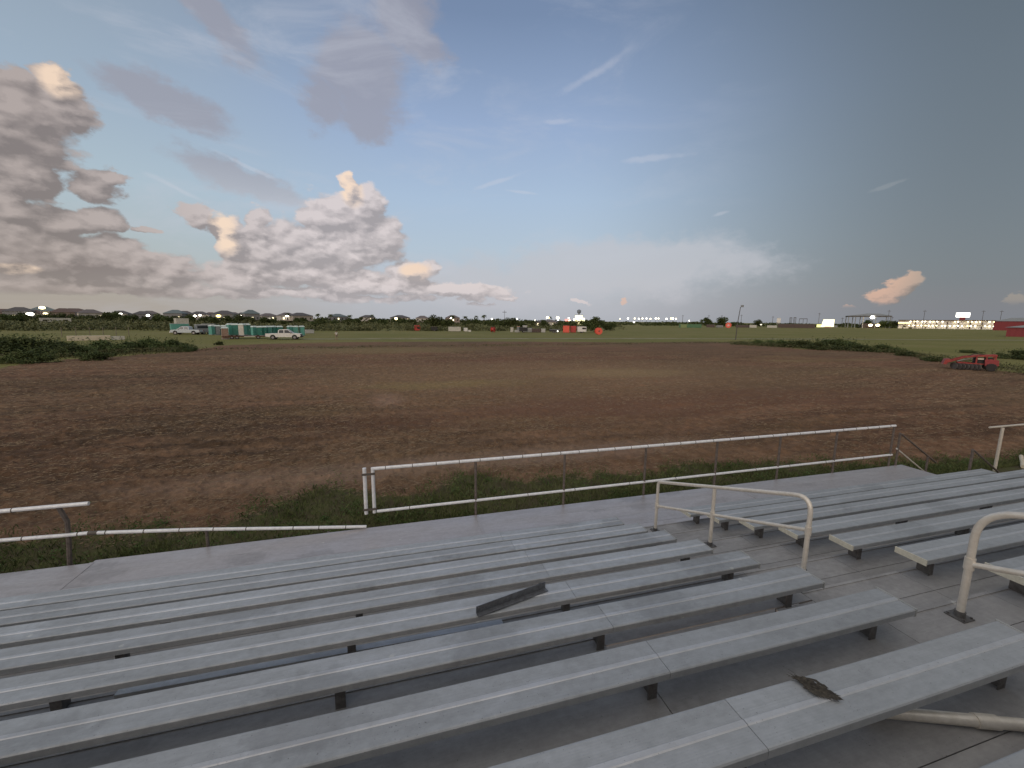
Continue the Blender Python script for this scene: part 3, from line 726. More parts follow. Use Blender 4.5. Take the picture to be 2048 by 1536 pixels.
o = MB().tube([(17.20, 6.95, 0.05), (18.6, 7.6, 0.04)], 0.05, 10).build('loose_pipe', M_CREAM, None, True)
tag(o, 'short pale pipe lying in the grass past the far right benches', 'pipe')

# aisle handrails ----------------------------------------------------
XH = 3.98; SL = Rz/TD
def arc_rail(ya, yb, zfun, ra, rb, za_end, zb_end, n=8):
    """post a up, bend, sloping run, bend, post b down (a = far post, b = near post)"""
    up = Vector((0, 0, 1)); d = Vector((0, yb-ya, zfun(yb)-zfun(ya))).normalized()
    A = Vector((XH, ya, zfun(ya))); B = Vector((XH, yb, zfun(yb)))
    pts = [Vector((XH, ya, za_end))]
    def bend(c, din, dout, r):
        t = r; p0 = c-din*t; p2 = c+dout*t; out = []
        for i in range(n+1):
            s_ = i/n; out.append((1-s_)**2*p0+2*s_*(1-s_)*c+s_*s_*p2)
        return out
    pts += bend(A, up, d, ra); pts += bend(B, d, -up, rb); pts.append(Vector((XH, yb, zb_end)))
    return pts
def handrail(label, ya, ymid, yb, ka, kmid, kb, ra, rb):
    h = thing('handrail', label, 'handrail', (XH, (ya+yb)/2, zt(ka)))
    zf = lambda y: CAMZ-2.476+(5.257-y)*SL*1.0
    pipe('top_rail', arc_rail(ya, yb, zf, ra, rb, zt(ka), zt(kb)), 0.0235, M_RAIL2, h, 14)
    if ymid is not None: pipe('post', [(XH, ymid, zt(kmid)), (XH, ymid, zf(ymid)-0.02)], 0.0235, M_RAIL2, h, 14)
    pipe('mid_rail', [(XH, ya-0.02, zf(ya)-0.40), (XH, yb+0.02, zf(yb)-0.37)], 0.0205, M_RAIL2, h, 12)
    fits = [(ya, zf(ya)-0.40), (yb, zf(yb)-0.37)]+([(ymid, zf(ymid)-0.385)] if ymid is not None else [])
    for y, z in fits: child_fix(MB().tube([(XH, y, z-0.045), (XH, y, z+0.045)], 0.030, 14).build('coupling', M_RAIL2, h, True))
    for y, k in ((ya, ka), (yb, kb))+(((ymid, kmid),) if ymid is not None else ()):
        mb = MB(); mb.box(XH-0.06, XH+0.06, y-0.06, y+0.06, zt(k)+0.0005, zt(k)+0.009); mb.tube([(XH, y, zt(k)+0.009), (XH, y, zt(k)+0.05)], 0.032, 12)
        for sx in (-1, 1):
            for sy in (-1, 1): mb.tube([(XH+sx*0.045, y+sy*0.045, zt(k)+0.009), (XH+sx*0.045, y+sy*0.045, zt(k)+0.020)], 0.008, 6)
        child_fix(mb.build('base_plate', M_BRK, h))
    return h
handrail('complete curved handrail standing in the middle of the stair aisle', 5.42, 4.24, 2.96, 2, 4, 6, 0.06, 0.20)
handrail('nearer handrail at the right edge, cut off by the frame, rising up the aisle', 1.77, 0.55, -0.70, 8, 10, 12, 0.20, 0.20)

for x, k, dy in ((1.20, 8, 0.0), (0.10, 8, 0.06), (-2.4, 7, 0.0), (2.9, 8, 0.03)):
    child_fix(MB().tube([(x, ys(k)+dy+0.05, zt(k)), (x, ys(k)+dy+0.05, zt(k)+0.012)], 0.014, 10).build('rubber_plug', M_BLACK, left))
# loose items on the stand
ang = MB()
A0, A1 = Vector((0.555, 2.945, 0)), Vector((1.20, 3.105, 0)); dx_ = (A1-A0).normalized(); nx_ = Vector((-dx_.y, dx_.x, 0)); z5 = zs(5)+0.006
t_ = 0.005
def slab(p0, p1, a, b, z0, z1):
    vs = [p0+a*nx_, p1+a*nx_, p1+b*nx_, p0+b*nx_]
    ang.add([(v.x, v.y, z0) for v in vs]+[(v.x, v.y, z1) for v in vs], [(0,3,2,1),(4,5,6,7),(0,1,5,4),(1,2,6,5),(2,3,7,6),(3,0,4,7)])
slab(A0, A1, 0.0, t_, z5, z5+0.062); slab(A0, A1, -0.045, -0.0005, z5, z5+t_)
for s_ in (0.02, 0.62):
    c = A0+dx_*s_; ang.tube([(c.x, c.y, z5+0.045), (c.x-nx_.x*0.006, c.y-nx_.y*0.006, z5+0.045)], 0.009, 8)
tag(ang.build('angle_iron', mat('galvanised_angle', (0.19, 0.20, 0.215), 0.5, 0.6, (0.12, 0.125, 0.135), 25)), 'loose galvanised angle iron lying slantwise on a bench in the middle rows', 'metal bracket')
mb = MB(); z6 = zt(6)
mb.add([(-1.9, 3.06, z6+0.007), (0.80, 3.03, z6+0.007), (0.80, 3.085, z6+0.007), (-1.9, 3.115, z6+0.007), (-1.9, 3.06, z6+0.03), (0.80, 3.03, z6+0.03), (0.80, 3.085, z6+0.03), (-1.9, 3.115, z6+0.03)], [(0,3,2,1),(4,5,6,7),(0,1,5,4),(1,2,6,5),(2,3,7,6),(3,0,4,7)])
tag(mb.build('loose_plank', M_WORN), 'narrow loose metal plank lying in the footwell below the angle iron', 'plank')
mb = MB(); pa, pb = Vector((2.17, 1.262, CAMZ-1.947+0.034)), Vector((3.20, 0.86, CAMZ-1.947+0.034))
mb.tube([pa, pb], 0.027, 24)
o = mb.build('loose_pipe', M_RAIL2, None, True); tag(o, 'thick pale pipe with a coupling lying in the footwell at the lower right', 'pipe')
c = pa.lerp(pb, 0.53); dd_ = (pb-pa).normalized(); cb = MB(); cb.tube([c-dd_*0.05, c-dd_*0.049, c+dd_*0.049, c+dd_*0.05], [0.0275, 0.0325, 0.0325, 0.0275], 24); cb.build('coupling', M_RAIL2, o, True)
# flattened dead leaf scrap on the eighth bench
mb = MB(); LC = Vector((1.872, 1.262, zs(8)+0.007)); d1 = Vector((0.55, -0.83, 0)).normalized(); d2 = Vector((0.83, 0.55, 0))
for i in range(170):
    s_ = random.uniform(-1, 1); wv = 0.046*(1-abs(s_)**1.6)*1.0; o_ = random.uniform(-wv, wv)
    p = LC+d1*(s_*0.075)+d2*o_; L_ = random.uniform(0.012, 0.035); a = random.gauss(0, 0.35); dv = (d1*math.cos(a)+d2*math.sin(a)); nv = Vector((-dv.y, dv.x, 0))*random.uniform(0.0015, 0.006)
    z = random.uniform(0, 0.006)
    mb.add([p-dv*L_+Vector((0, 0, z)), p+nv+Vector((0, 0, z+0.005)), p+dv*L_+Vector((0, 0, z*0.4)), p-nv+Vector((0, 0, z-0.001))], [(0, 1, 2, 3)])
for i in range(12):
    p = LC-d1*0.06+d2*random.uniform(-0.02, 0.02); q_ = p-d1*random.uniform(0.03, 0.06)+d2*random.uniform(-0.02, 0.03)
    mb.tube([p, p.lerp(q_, .5)+Vector((0, 0, .004)), q_], 0.0008, 4)
tag(mb.build('dead_leaf', mat('charred_leaf', (0.035, 0.032, 0.028), 0.9, 0, (0.09, 0.08, 0.065), 60)), 'dark crumpled dead leaf stuck on the near bench at the lower right', 'leaf')

# ------------------------------------------------------------------ vegetation
def leaf_mat(name, a, b_, vary=0.15):
    m = bpy.data.materials.new(name); m.use_nodes = True; m.node_tree.nodes.clear(); t = NT(m.node_tree); MATS[name] = m
    o = t.node('ShaderNodeOutputMaterial'); b = t.node('ShaderNodeBsdfPrincipled'); t.l.new(b.outputs[0], o.inputs[0])
    P = t.node('ShaderNodeNewGeometry'); oi = t.node('ShaderNodeObjectInfo')
    f = t.rng(P.outputs['Random Per Island'], 0, 1)
    n = t.rng(t.noise(P.outputs['Position'], 0.5, 3, 0.6), 0.35, 0.65)
    c = t.mix(t.math('ADD', t.math('MULTIPLY', f, 0.55), t.math('MULTIPLY', n, 0.45)), a, b_)
    hs = t.node('ShaderNodeHueSaturation'); t.put(hs.inputs['Color'], c)
    t.put(hs.inputs['Value'], t.rng(oi.outputs['Random'], 0, 1, 1-vary, 1+vary))
    t.put(hs.inputs['Hue'], t.rng(oi.outputs['Random'], 0, 1, 0.485, 0.51))
    t.put(b.inputs['Base Color'], hs.outputs[0]); b.inputs['Roughness'].default_value = 0.8; b.inputs['Specular IOR Level'].default_value = 0.2
    return m
LF_TREE = leaf_mat('tree_foliage', (0.030, 0.048, 0.014), (0.085, 0.105, 0.036))
LF_SCRUB = leaf_mat('scrub_foliage', (0.055, 0.070, 0.028), (0.165, 0.165, 0.085))
LF_BUSH = leaf_mat('bush_foliage', (0.030, 0.050, 0.018), (0.100, 0.125, 0.045), 0.3)
LF_GRASS = leaf_mat('grass_blades', (0.055, 0.078, 0.022), (0.150, 0.160, 0.065))
LF_WEED = leaf_mat('weed_leaves', (0.045, 0.085, 0.022), (0.11, 0.16, 0.055))
M_STRAW = leaf_mat('straw_bits', (0.16, 0.12, 0.075), (0.33, 0.26, 0.17))
M_BARK = mat('bark', (0.09, 0.07, 0.05), 0.9, 0, (0.05, 0.04, 0.03), 8)

def leaf_quads(C, size, flat=0.0):
    """random little quads at centres C"""
    n = len(C)
    a = rng.normal(size=(n, 3)); a[:, 2] *= (1-flat); a /= np.linalg.norm(a, axis=1)[:, None]+1e-9
    b = rng.normal(size=(n, 3)); b -= (b*a).sum(1)[:, None]*a; b /= np.linalg.norm(b, axis=1)[:, None]+1e-9
    sz = (size*rng.uniform(0.6, 1.4, n))[:, None]
    v = np.stack([C-a*sz, C-b*sz*0.45, C+a*sz, C+b*sz*0.45], 1)
    return v.reshape(-1, 3), np.arange(4*n).reshape(n, 4)
def crown_points(n, lobes):
    """points in lumpy lobes (cx, cy, cz, r), most of them near the shell"""
    L = np.array(lobes); wgt = L[:, 3]**2; pick = rng.choice(len(L), n, p=wgt/wgt.sum())
    d = rng.normal(size=(n, 3)); d /= np.linalg.norm(d, axis=1)[:, None]
    r = L[pick, 3]*(rng.uniform(0, 1, n)**0.35)*(0.8+0.45*vnoise(d[:, 0]*3+pick*5, d[:, 1]*3+d[:, 2]*4, 3))
    p = L[pick, :3]+d*r[:, None]*np.array([1, 1, 0.85])
    return p[p[:, 2] > 0.02]
def tree_proto(name, label, h, wdt, n, size, fol, lab_cat='tree', trunk=True, seed=0, low=False):
    r_ = random.Random(seed)
    root = thing(name, label, lab_cat)
    lobes = []
    for i in range(9 if not low else 22):
        a = r_.uniform(0, 6.28); rr = r_.uniform(0, 0.62)*wdt/2; z = h*(r_.uniform(0.32, 0.84) if not low else r_.uniform(0.05, 0.8)*(1-0.7*rr/(0.31*wdt)*0.5))
        lobes.append((math.cos(a)*rr, math.sin(a)*rr, z, wdt*r_.uniform(0.13, 0.26) if not low else h*r_.uniform(0.16, 0.32)))
    P = crown_points(n, lobes)
    if low:      # stems standing out above the mass
        st_ = []
        for i in range(60):
            a = r_.uniform(0, 6.28); q0 = r_.uniform(0, 0.42)*wdt; hh_ = h*r_.uniform(0.5, 1.15)
            for j in range(9): st_.append((math.cos(a)*q0+r_.gauss(0, 0.05), math.sin(a)*q0+r_.gauss(0, 0.05), hh_*(0.35+0.65*j/8)))
        P = np.concatenate([P, np.array(st_)])
    v, f = leaf_quads(P, size)
    obj_from('crown' if not low else 'foliage', arr_mesh('crown', v, f, fol, 4), root)
    if trunk:
        mb = MB(); mb.tube([(0, 0, -0.1), (0.05*wdt, 0, h*0.25), (0.02, 0.04*wdt, h*0.6)], [h*0.035, h*0.028, h*0.012], 7)
        for i in range(4):
            l = lobes[i]; mb.tube([(0.04*wdt, 0.0, h*(0.2+0.05*i)), (l[0]*0.6, l[1]*0.6, l[2]*0.75), (l[0], l[1], l[2])], [h*0.016, h*0.011, h*0.005], 5)
        mb.build('trunk' if not low else 'stem', M_BARK, root)
    return root
def palm_proto(label):
    root = thing('palm_tree', label, 'palm tree')
    mb = MB(); mb.tube([(0, 0, -0.1), (0.15, 0, 3), (0.1, 0.1, 6.2)], [0.24, 0.18, 0.15], 7); mb.build('trunk', M_BARK, root)
    mb = MB()
    for i in range(22):
        a = i*2.4; up = random.uniform(-0.2, 0.9); L_ = random.uniform(1.5, 2.1); pts = []
        for j in range(6):
            s_ = j/5; pts.append(Vector((0.1+math.cos(a)*L_*s_, 0.1+math.sin(a)*L_*s_, 6.2+up*L_*s_-1.5*s_*s_)))
        sd_ = Vector((-math.sin(a), math.cos(a), 0))
        vs = []
        for j, p in enumerate(pts):
            wv = 0.30*math.sin(math.pi*(0.12+0.85*j/5)); vs += [p+sd_*wv-Vector((0, 0, 0.1)), p, p-sd_*wv-Vector((0, 0, 0.1))]
        fs = []
        for j in range(5): fs += [(3*j, 3*j+1, 3*j+4, 3*j+3), (3*j+1, 3*j+2, 3*j+5, 3*j+4)]
        mb.add(vs, fs)
    mb.build('crown', LF_TREE, root)
    return root

# grass in front of the walkway
def h_at(x, y):
    mk = dirt_mask(x, y); r = np.hypot(x, y)
    return ground_h(x, y, mk)-0.12*np.exp(-((y-8.2)/1.0)**2), mk
n = 330000
gx = rng.uniform(-17, 26, n); gy = 7.15+rng.uniform(0, 1, n)**1.3*8.5
hz_, mk_ = h_at(gx, gy)
keep = rng.uniform(0, 1, n) < (1-mk_)**1.5*(0.30+0.70*np.clip((fbm(gx*0.9, gy*0.9, 4, 77)-0.36)*4+np.clip((8.6-gy)*0.5, 0, 1), 0, 1))
gx, gy, hz_ = gx[keep], gy[keep], hz_[keep]; n = len(gx)
hh = rng.uniform(0.03, 0.125, n)*(0.6+0.9*fbm(gx*0.7, gy*0.7, 3, 55)); a = rng.uniform(0, 6.28, n); lean = rng.uniform(0.1, 0.9, n)*hh; wv = rng.uniform(0.004, 0.009, n)
b_ = rng.uniform(0, 6.28, n)
p0 = np.stack([gx-np.cos(a)*wv, gy-np.sin(a)*wv, hz_-0.01], 1); p1 = np.stack([gx+np.cos(a)*wv, gy+np.sin(a)*wv, hz_-0.01], 1)
p2 = np.stack([gx+np.cos(b_)*lean*0.35+np.cos(a)*wv*0.7, gy+np.sin(b_)*lean*0.35+np.sin(a)*wv*0.7, hz_+hh*0.6], 1)
p3 = np.stack([gx+np.cos(b_)*lean, gy+np.sin(b_)*lean, hz_+hh], 1)
tag(obj_from('grass', arr_mesh('grass', np.stack([p0, p1, p2, p3], 1).reshape(-1, 3), np.arange(4*n).reshape(n, 4), LF_GRASS, 4)), kind='stuff')
# leafy weeds scattered in the strip
cx = []; 
for i in range(520):
    x = random.uniform(-15, 24); y = 7.35+random.random()**1.2*3.2
    mkk = float(dirt_mask(np.array([x]), np.array([y]))[0])
    if mkk > 0.7 or random.random() < mkk*0.8: continue
    r_ = random.uniform(0.05, 0.17); m_ = random.randint(25, 80)
    z = float(h_at(np.array([x]), np.array([y]))[0][0])
    pts = rng.normal(size=(m_, 3))*np.array([r_, r_, r_*0.7])+np.array([x, y, z+r_*0.7]); pts[:, 2] = np.maximum(pts[:, 2], z+0.01); cx.append(pts)
v, f = leaf_quads(np.concatenate(cx), 0.022, 0.3)
tag(obj_from('weeds', arr_mesh('weeds', v, f, LF_WEED, 4)), kind='stuff')
# straw and stalk bits lying on the tilled soil
n = 90000
th_ = rng.uniform(R(-44), R(72), n); rr_ = 9+rng.uniform(0, 1, n)**1.7*45
gx, gy = rr_*np.sin(th_), rr_*np.cos(th_); hz_, mk_ = h_at(gx, gy)
keep = (mk_ > 0.3) & (rng.uniform(0, 1, n) < np.clip((fbm(gx*0.35, gy*0.7, 4, 91)-0.33)*3, 0.06, 1)) & (gy > 7.6)
gx, gy, hz_, rr_ = gx[keep], gy[keep], hz_[keep], rr_[keep]; n = len(gx)
a = rng.normal(0, 0.9, n); L_ = rng.uniform(0.02, 0.10, n)*(0.7+rr_/40); wv = 0.0025+rr_*0.00022
dz = rng.uniform(0.0, 0.03, n)
A_ = np.stack([gx-np.cos(a)*L_, gy-np.sin(a)*L_, hz_+0.012], 1); B_ = np.stack([gx+np.cos(a)*L_, gy+np.sin(a)*L_, hz_+0.012+dz], 1)
C_ = np.stack([gx-np.sin(a)*wv, gy+np.cos(a)*wv, hz_+0.016+dz*0.5+wv], 1)
tag(obj_from('straw', arr_mesh('straw', np.stack([A_, B_, C_], 1).reshape(-1, 3), np.arange(3*n).reshape(n, 3), M_STRAW, 3)), kind='stuff')

# big dark bushes bordering the field, left and right
bp = [tree_proto('bush', '', 1.5, 4.5, 3600, 0.075, LF_BUSH, 'bush', True, s_, True) for s_ in (1, 2, 3)]
Lb = [(-20, 706, 1.2), (45, 704, 1.15), (20, 694, 0.9), (100, 701, 0.8), (150, 708, 0.75), (205, 704, 0.9), (255, 700, 0.8), (300, 698, 0.95), (345, 697, 0.8), (190, 716, 0.6), (60, 722, 0.7), (368, 700, 0.5), (130, 694, 0.6)]
Rb = [(1480, 686, 0.42), (1515, 688, 0.7), (1560, 690, 0.9), (1600, 693, 0.95), (1640, 697, 0.85), (1675, 694, 1.2), (1720, 700, 0.75), (1765, 702, 0.8), (1820, 710, 0.5), (1870, 720, 0.45), (2040, 716, 0.8), (1940, 704, 0.4)]
used = set()
def use(protos, i, loc, rz, sc, label, group=None):
    p_ = protos[i % len(protos)]
    if p_.name not in used:
        used.add(p_.name); p_.location = loc; p_.rotation_euler = (0, 0, rz); p_.scale = sc; p_['label'] = label
        if group: p_['group'] = group
        return p_
    return dup(p_, loc, rz, label, group, sc)
for i, (px, py, s_) in enumerate(Lb):
    p = G(px, py+3); m_ = 1.55*s_
    use(bp, i, (p.x, p.y, -0.1), i*1.3, (m_*1.3, m_*1.1, m_*0.78), 'dark low bush in the clump along the left edge of the tilled field', 'bushes left of the tilled field')
for i, (px, py, s_) in enumerate(Rb):
    p = G(px, py+2); m_ = 1.7*s_
    use(bp, i+1, (p.x, p.y, -0.1), i*1.9, (m_*1.25, m_*1.15, m_*0.62), 'weedy green bush in the ragged row behind the right part of the field', 'bushes behind the right part of the field')
p = G(438, 690); use(bp, 0, (p.x, p.y, -0.1), 0.4, (0.42, 0.42, 0.5), 'small dark brush heap at the field edge left of the flatbed trailer')

cs = []
for (xa, ya), (xb, yb), m_, hh_ in [((-60, 722), (380, 700), 9000, 0.55), ((380, 700), (1460, 685), 5000, 0.22), ((1460, 688), (1800, 706), 9000, 0.6), ((1800, 708), (2100, 752), 6000, 0.5)]:
    u_ = rng.uniform(0, 1, m_); A_, B_ = G(xa, ya), G(xb, yb)
    x_ = A_.x+(B_.x-A_.x)*u_; y_ = A_.y+(B_.y-A_.y)*u_; dn = np.hypot(x_, y_); off_ = rng.normal(0, 1, m_)*(2.2 if hh_ > 0.3 else 1.4)+rng.normal(0, 0.6, m_)
    keepn = fbm(x_*0.25, y_*0.25+off_, 3, 66) > 0.42
    x_ = x_+x_/dn*off_; y_ = y_+y_/dn*off_
    cs.append(np.stack([x_, y_, rng.uniform(0.02, 1, m_)**1.5*hh_*(0.4+1.1*fbm(x_*0.4, y_*0.4, 3, 12))], 1)[keepn])
v, f = leaf_quads(np.concatenate(cs), 0.085)
tag(obj_from('rank_grass', arr_mesh('rank_grass', v, f, LF_SCRUB, 4)), kind='stuff')
# scrub belt behind the grass: one mass of low growth
cs = []
for i in range(620):
    px = random.uniform(-40, 1240); yy = 662-random.random()**1.3*14 - (0 if px > 330 else random.random()*3)
    p = G(px, max(yy, 647.5+px/128*0.6)); d_ = p.length
    hh_ = random.uniform(0.8, 2.0)*(0.7+d_/260); w_ = random.uniform(3, 8)
    m_ = int(90)
    q_ = rng.normal(size=(m_, 3)); q_ /= np.linalg.norm(q_, axis=1)[:, None]; q_ *= rng.uniform(0.5, 1.0, m_)[:, None]**0.4
    q_[:, 2] = np.abs(q_[:, 2]); cs.append(q_*np.array([w_*0.6, w_*0.45, hh_*random.uniform(0.8, 1.2)])+np.array([p.x, p.y, 0.0]))
v, f = leaf_quads(np.concatenate(cs), 0.38, 0.2)
tag(obj_from('scrub', arr_mesh('scrub', v, f, LF_SCRUB, 4)), kind='stuff')
cs = []
for i in range(260):
    px = random.uniform(-40, 2080); dp = random.uniform(420, 620) if px > 1180 else random.uniform(300, 430); p = D(px, dp)
    hh_ = random.uniform(2.5, 5.2) if px < 1180 else random.uniform(2.0, 4.6); m_ = 100; w_ = random.uniform(14, 26)
    q_ = rng.normal(size=(m_, 3)); q_ /= np.linalg.norm(q_, axis=1)[:, None]; q_[:, 2] = np.abs(q_[:, 2])
    cs.append(q_*np.array([w_*0.6, w_*0.4, hh_])+np.array([p.x, p.y, 0.0]))
v, f = leaf_quads(np.concatenate(cs), 1.15, 0.3)
tag(obj_from('distant_woods', arr_mesh('distant_woods', v, f, LF_TREE, 4)), kind='stuff')

tp = [tree_proto('tree', '', 5.0, 7.0, 1500, 0.30, LF_TREE, 'tree', True, 10+s_) for s_ in range(4)]
# (photo column, distance, height, label)
TL = [(1190, 150, 5.6, 'large dark round tree standing out at the right end of the scrub belt'),
      (872, 170, 5.8, 'broad bushy tree rising above the scrub near the middle of the treeline'),
      (895, 168, 4.8, 'lower yellowish tree beside the broad bushy tree in the middle treeline'),
      (1022, 190, 5.2, 'rounded tree in the scrub belt just right of the thin mast'),
      (715, 190, 4.2, 'small tree in the scrub right of the parked pickup'),
      (640, 165, 4.0, 'dark bushy tree behind the right end of the portable toilets'),
      (626, 150, 3.4, 'low dark tree next to the last portable toilet'),
      (1445, 430, 9.5, 'dark rounded tree on the skyline left of the street lamp'),
      (1413, 430, 9.0, 'smaller dark tree on the skyline further left of the street lamp'),
      (1515, 450, 7.5, 'low dark tree on the skyline right of the street lamp'),
      (1790, 430, 8.5, 'dark tree between the open pavilion and the floodlit two-storey building'),
      (1770, 400, 7.5, 'dark tree at the right-hand column of the open pavilion'),
      (1735, 460, 8.5, 'dark tree seen through the open pavilion')]
for i, (px, dp, h_, lb) in enumerate(TL):
    use(tp, i, D(px, dp), i*1.1, (h_/5*1.15, h_/5*1.15, h_/5), lb)
for i in range(64):
    px = -30+i*20+random.uniform(-8, 8); dp = random.uniform(175, 265)
    if any(abs(px-t_[0]) < 12 for t_ in TL): continue
    h_ = random.uniform(4.0, 5.6)*(dp/210)*(1.05 if px < 500 else 0.84)
    use(tp, i, D(px, dp), i*0.7, (h_/5*1.2, h_/5*1.2, h_/5), 'dark scrubby tree in the belt along the horizon left of centre', 'trees of the horizon belt')
pp = [palm_proto('')]
for i, px in enumerate((575, 636, 662, 745, 905, 930, 952, 968, 700, 1100)):
    dp = random.uniform(250, 330); h_ = (4.05+dp*random.uniform(7.5, 10.5)/FPX)/6.6
    use(pp, 0, D(px, dp), i*1.0, (h_, h_, h_), 'small palm tree poking above the treeline', 'palms above the treeline')

# ------------------------------------------------------------------ portable toilets and the trailer
def toilet(body, roofm, label, door=None):
    r = thing('portable_toilet', label, 'portable toilet')
    mb = MB(); mb.prism([(-.54, -.50), (-.50, -.54), (.50, -.54), (.54, -.50), (.54, .50), (.50, .54), (-.50, .54), (-.54, .50)], 0.12, 2.02, 0.96); mb.build('body', body, r)
    mb = MB(); mb.box(-.60, .60, -.60, .60, 0, 0.12, 0.04); mb.build('base', M_GREY, r)
    mb = MB(); mb.box(-.40, .40, -.575, -.540, 0.20, 1.92); b_ = mb.build('door', door or body, r)
    mb = MB(); mb.box(0.27, 0.33, -.60, -.576, 1.0, 1.14); mb.build('handle', M_OFFW, b_)
    mb = MB()
    for sx in (-1, 1): mb.box(sx*0.47-0.035, sx*0.47+0.035, -.565, -.535, 0.12, 2.0)
    mb.build('corner_trim', body, r)
    mb = MB(); mb.prism([(-.60, -.56), (-.56, -.60), (.56, -.60), (.60, -.56), (.60, .56), (.56, .60), (-.56, .60), (-.60, .56)], 2.02, 2.13, 0.95)
    mb.prism([(-.56, -.52), (-.52, -.56), (.52, -.56), (.56, -.52), (.56, .52), (.52, .56), (-.52, .56), (-.56, .52)], 2.131, 2.30, 0.62); mb.build('roof', roofm, r)
    mb = MB(); mb.tube([(0.38, 0.38, 2.05), (0.38, 0.38, 2.46)], 0.05, 8); mb.build('vent_pipe', M_GREY, r)
    return r
TP = {'g': toilet(M_TEAL, M_ROOFP, ''), 'l': toilet(M_TEALL, M_ROOFP, ''), 'd': toilet(M_TEALD, M_ROOFP, '', M_GREY), 't': toilet(M_TAN, M_ROOFP, ''), 'w': toilet(M_OFFW, M_ROOFP, '', M_TEALL)}
TQ = [ # kind, px centre, depth, z, rotation, label
 ('t', 447, 77.5, 0.0, 0.1, 'tan portable toilet standing at the left end of the flatbed trailer'),
 ('l', 459, 80, 0.62, 0.35, 'pale teal portable toilet at the left end of the load on the trailer'),
 ('g', 469, 79.4, 0.62, -0.1, 'deep green portable toilet, first dark one on the trailer from the left'),
 ('w', 483.5, 79.4, 0.62, 0.9, 'portable toilet with a white face at the middle of the trailer load'),
 ('g', 492, 80.2, 0.62, 0.2, 'green portable toilet right behind the white faced one on the trailer'),
 ('l', 422, 96, 0.0, 0.6, 'pale teal portable toilet left of the dark pair behind the trailer'),
 ('d', 433, 95, 0.0, 0.1, 'dark teal portable toilet, left one of the dark pair behind the trailer'),
 ('d', 445.5, 94, 0.0, -0.2, 'dark teal portable toilet, right one of the dark pair, behind the tan toilet'),
 ('l', 463, 92, 0.3, 0.0, 'portable toilet whose roof shows above the deep green one on the trailer'),
 ('l', 479, 92, 0.3, 0.3, 'portable toilet whose roof shows behind the white faced one'),
 ('l', 506, 90, 0.35, 0.5, 'pale teal portable toilet just left of the bright green one behind the pickup bed'),
 ('g', 517, 89, 0.35, 0.0, 'bright green portable toilet behind the gap between trailer and pickup'),
 ('g', 527, 90, 0.35, -0.2, 'green portable toilet touching the right side of the bright green one'),
 ('l', 536, 92, 0.25, 0.3, 'pale portable toilet behind the tail of the white pickup'),
 ('l', 545.5, 93, 0.2, 0.7, 'pale teal portable toilet behind the bed of the white pickup'),
 ('g', 558, 93, 0.2, 0.2, 'teal portable toilet standing alone above the pickup bed'),
 ('l', 579, 96, 0.2, 0.4, 'pale teal portable toilet above the pickup cab, left of three in a row'),
 ('l', 590, 96, 0.2, 0.0, 'teal portable toilet above the pickup windscreen, middle of three in a row'),
 ('l', 602, 97, 0.2, 0.2, 'greyish portable toilet above the pickup bonnet, right end of the row')]
for kd, px, dp, z, ro, lb in TQ:
    pr = TP[kd]; p = D(px, dp, 0); z_ = z if z > 0.5 else 0
    if kd in used: dup(pr, (p.x, p.y, z_), facing(p, ro), lb, 'portable toilets')
    else: used.add(kd); pr.location = (p.x, p.y, z_); pr.rotation_euler = (0, 0, facing(p, ro)); pr['label'] = lb; pr['group'] = 'portable toilets'

def wheel(parent, x, y, r, wdt, name='wheel', rim=True):
    sg = 1 if y > 0 else -1
    mb = MB(); mb.tube([(x, y-wdt/2, r), (x, y-wdt/2+0.02, r), (x, y+wdt/2-0.02, r), (x, y+wdt/2, r)], [r-0.03, r, r, r-0.03], 20)
    wo_ = mb.build('wheel', M_RUB, parent)
    if rim:
        mb = MB(); mb.tube([(x, y+sg*wdt/2-sg*0.01, r), (x, y+sg*(wdt/2+0.012), r)], [r*0.58, r*0.52], 16); mb.build('rim', M_RIM, wo_)
    return wo_
p = D(490, 79.6); tr = thing('flatbed_trailer', 'long rusty flatbed trailer loaded with portable toilets behind the white pickup', 'trailer', (p.x, p.y, 0), facing(p))
mb = MB(); mb.box(-3.9, 3.4, -1.15, 1.15, 0.50, 0.615); mb.build('bed', M_WOOD, tr)
mb = MB(); mb.box(-3.92, 3.42, -1.20, -1.152, 0.42, 0.60); mb.box(-3.92, 3.42, 1.152, 1.20, 0.42, 0.60)
for x in (-3.3, -2, -0.7, 0.6, 1.9, 3.1): mb.box(x-0.05, x+0.05, -1.15, 1.15, 0.38, 0.498)
mb.build('frame', M_RUST, tr)
mb = MB(); mb.add([(3.42, -0.5, 0.5), (3.42, 0.5, 0.5), (5.1, 0.05, 0.55), (5.1, -0.05, 0.55), (3.42, -0.5, 0.4), (3.42, 0.5, 0.4), (5.1, 0.05, 0.45), (5.1, -0.05, 0.45)], [(0,1,2,3),(7,6,5,4),(0,4,5,1),(1,5,6,2),(2,6,7,3),(3,7,4,0)]); mb.build('drawbar', M_RUST, tr)
for x in (-2.35, -1.55, 1.9): 
    for y in (-1.05, 1.05): wheel(tr, x, y, 0.36, 0.22)
mb = MB(); mb.box(-0.4, 1.4, -1.26, -1.205, 0.40, 0.56); mb.build('side_board', M_OFFW, tr)
for x in (-1.95,):
    mb = MB(); mb.side([(-2.85, 0.62), (-2.7, 0.80), (-1.2, 0.80), (-1.05, 0.62), (-1.12, 0.62), (-1.25, 0.74), (-2.65, 0.74), (-2.78, 0.62)], -1.42, -1.205); mb.build('fender', M_RUST, tr)

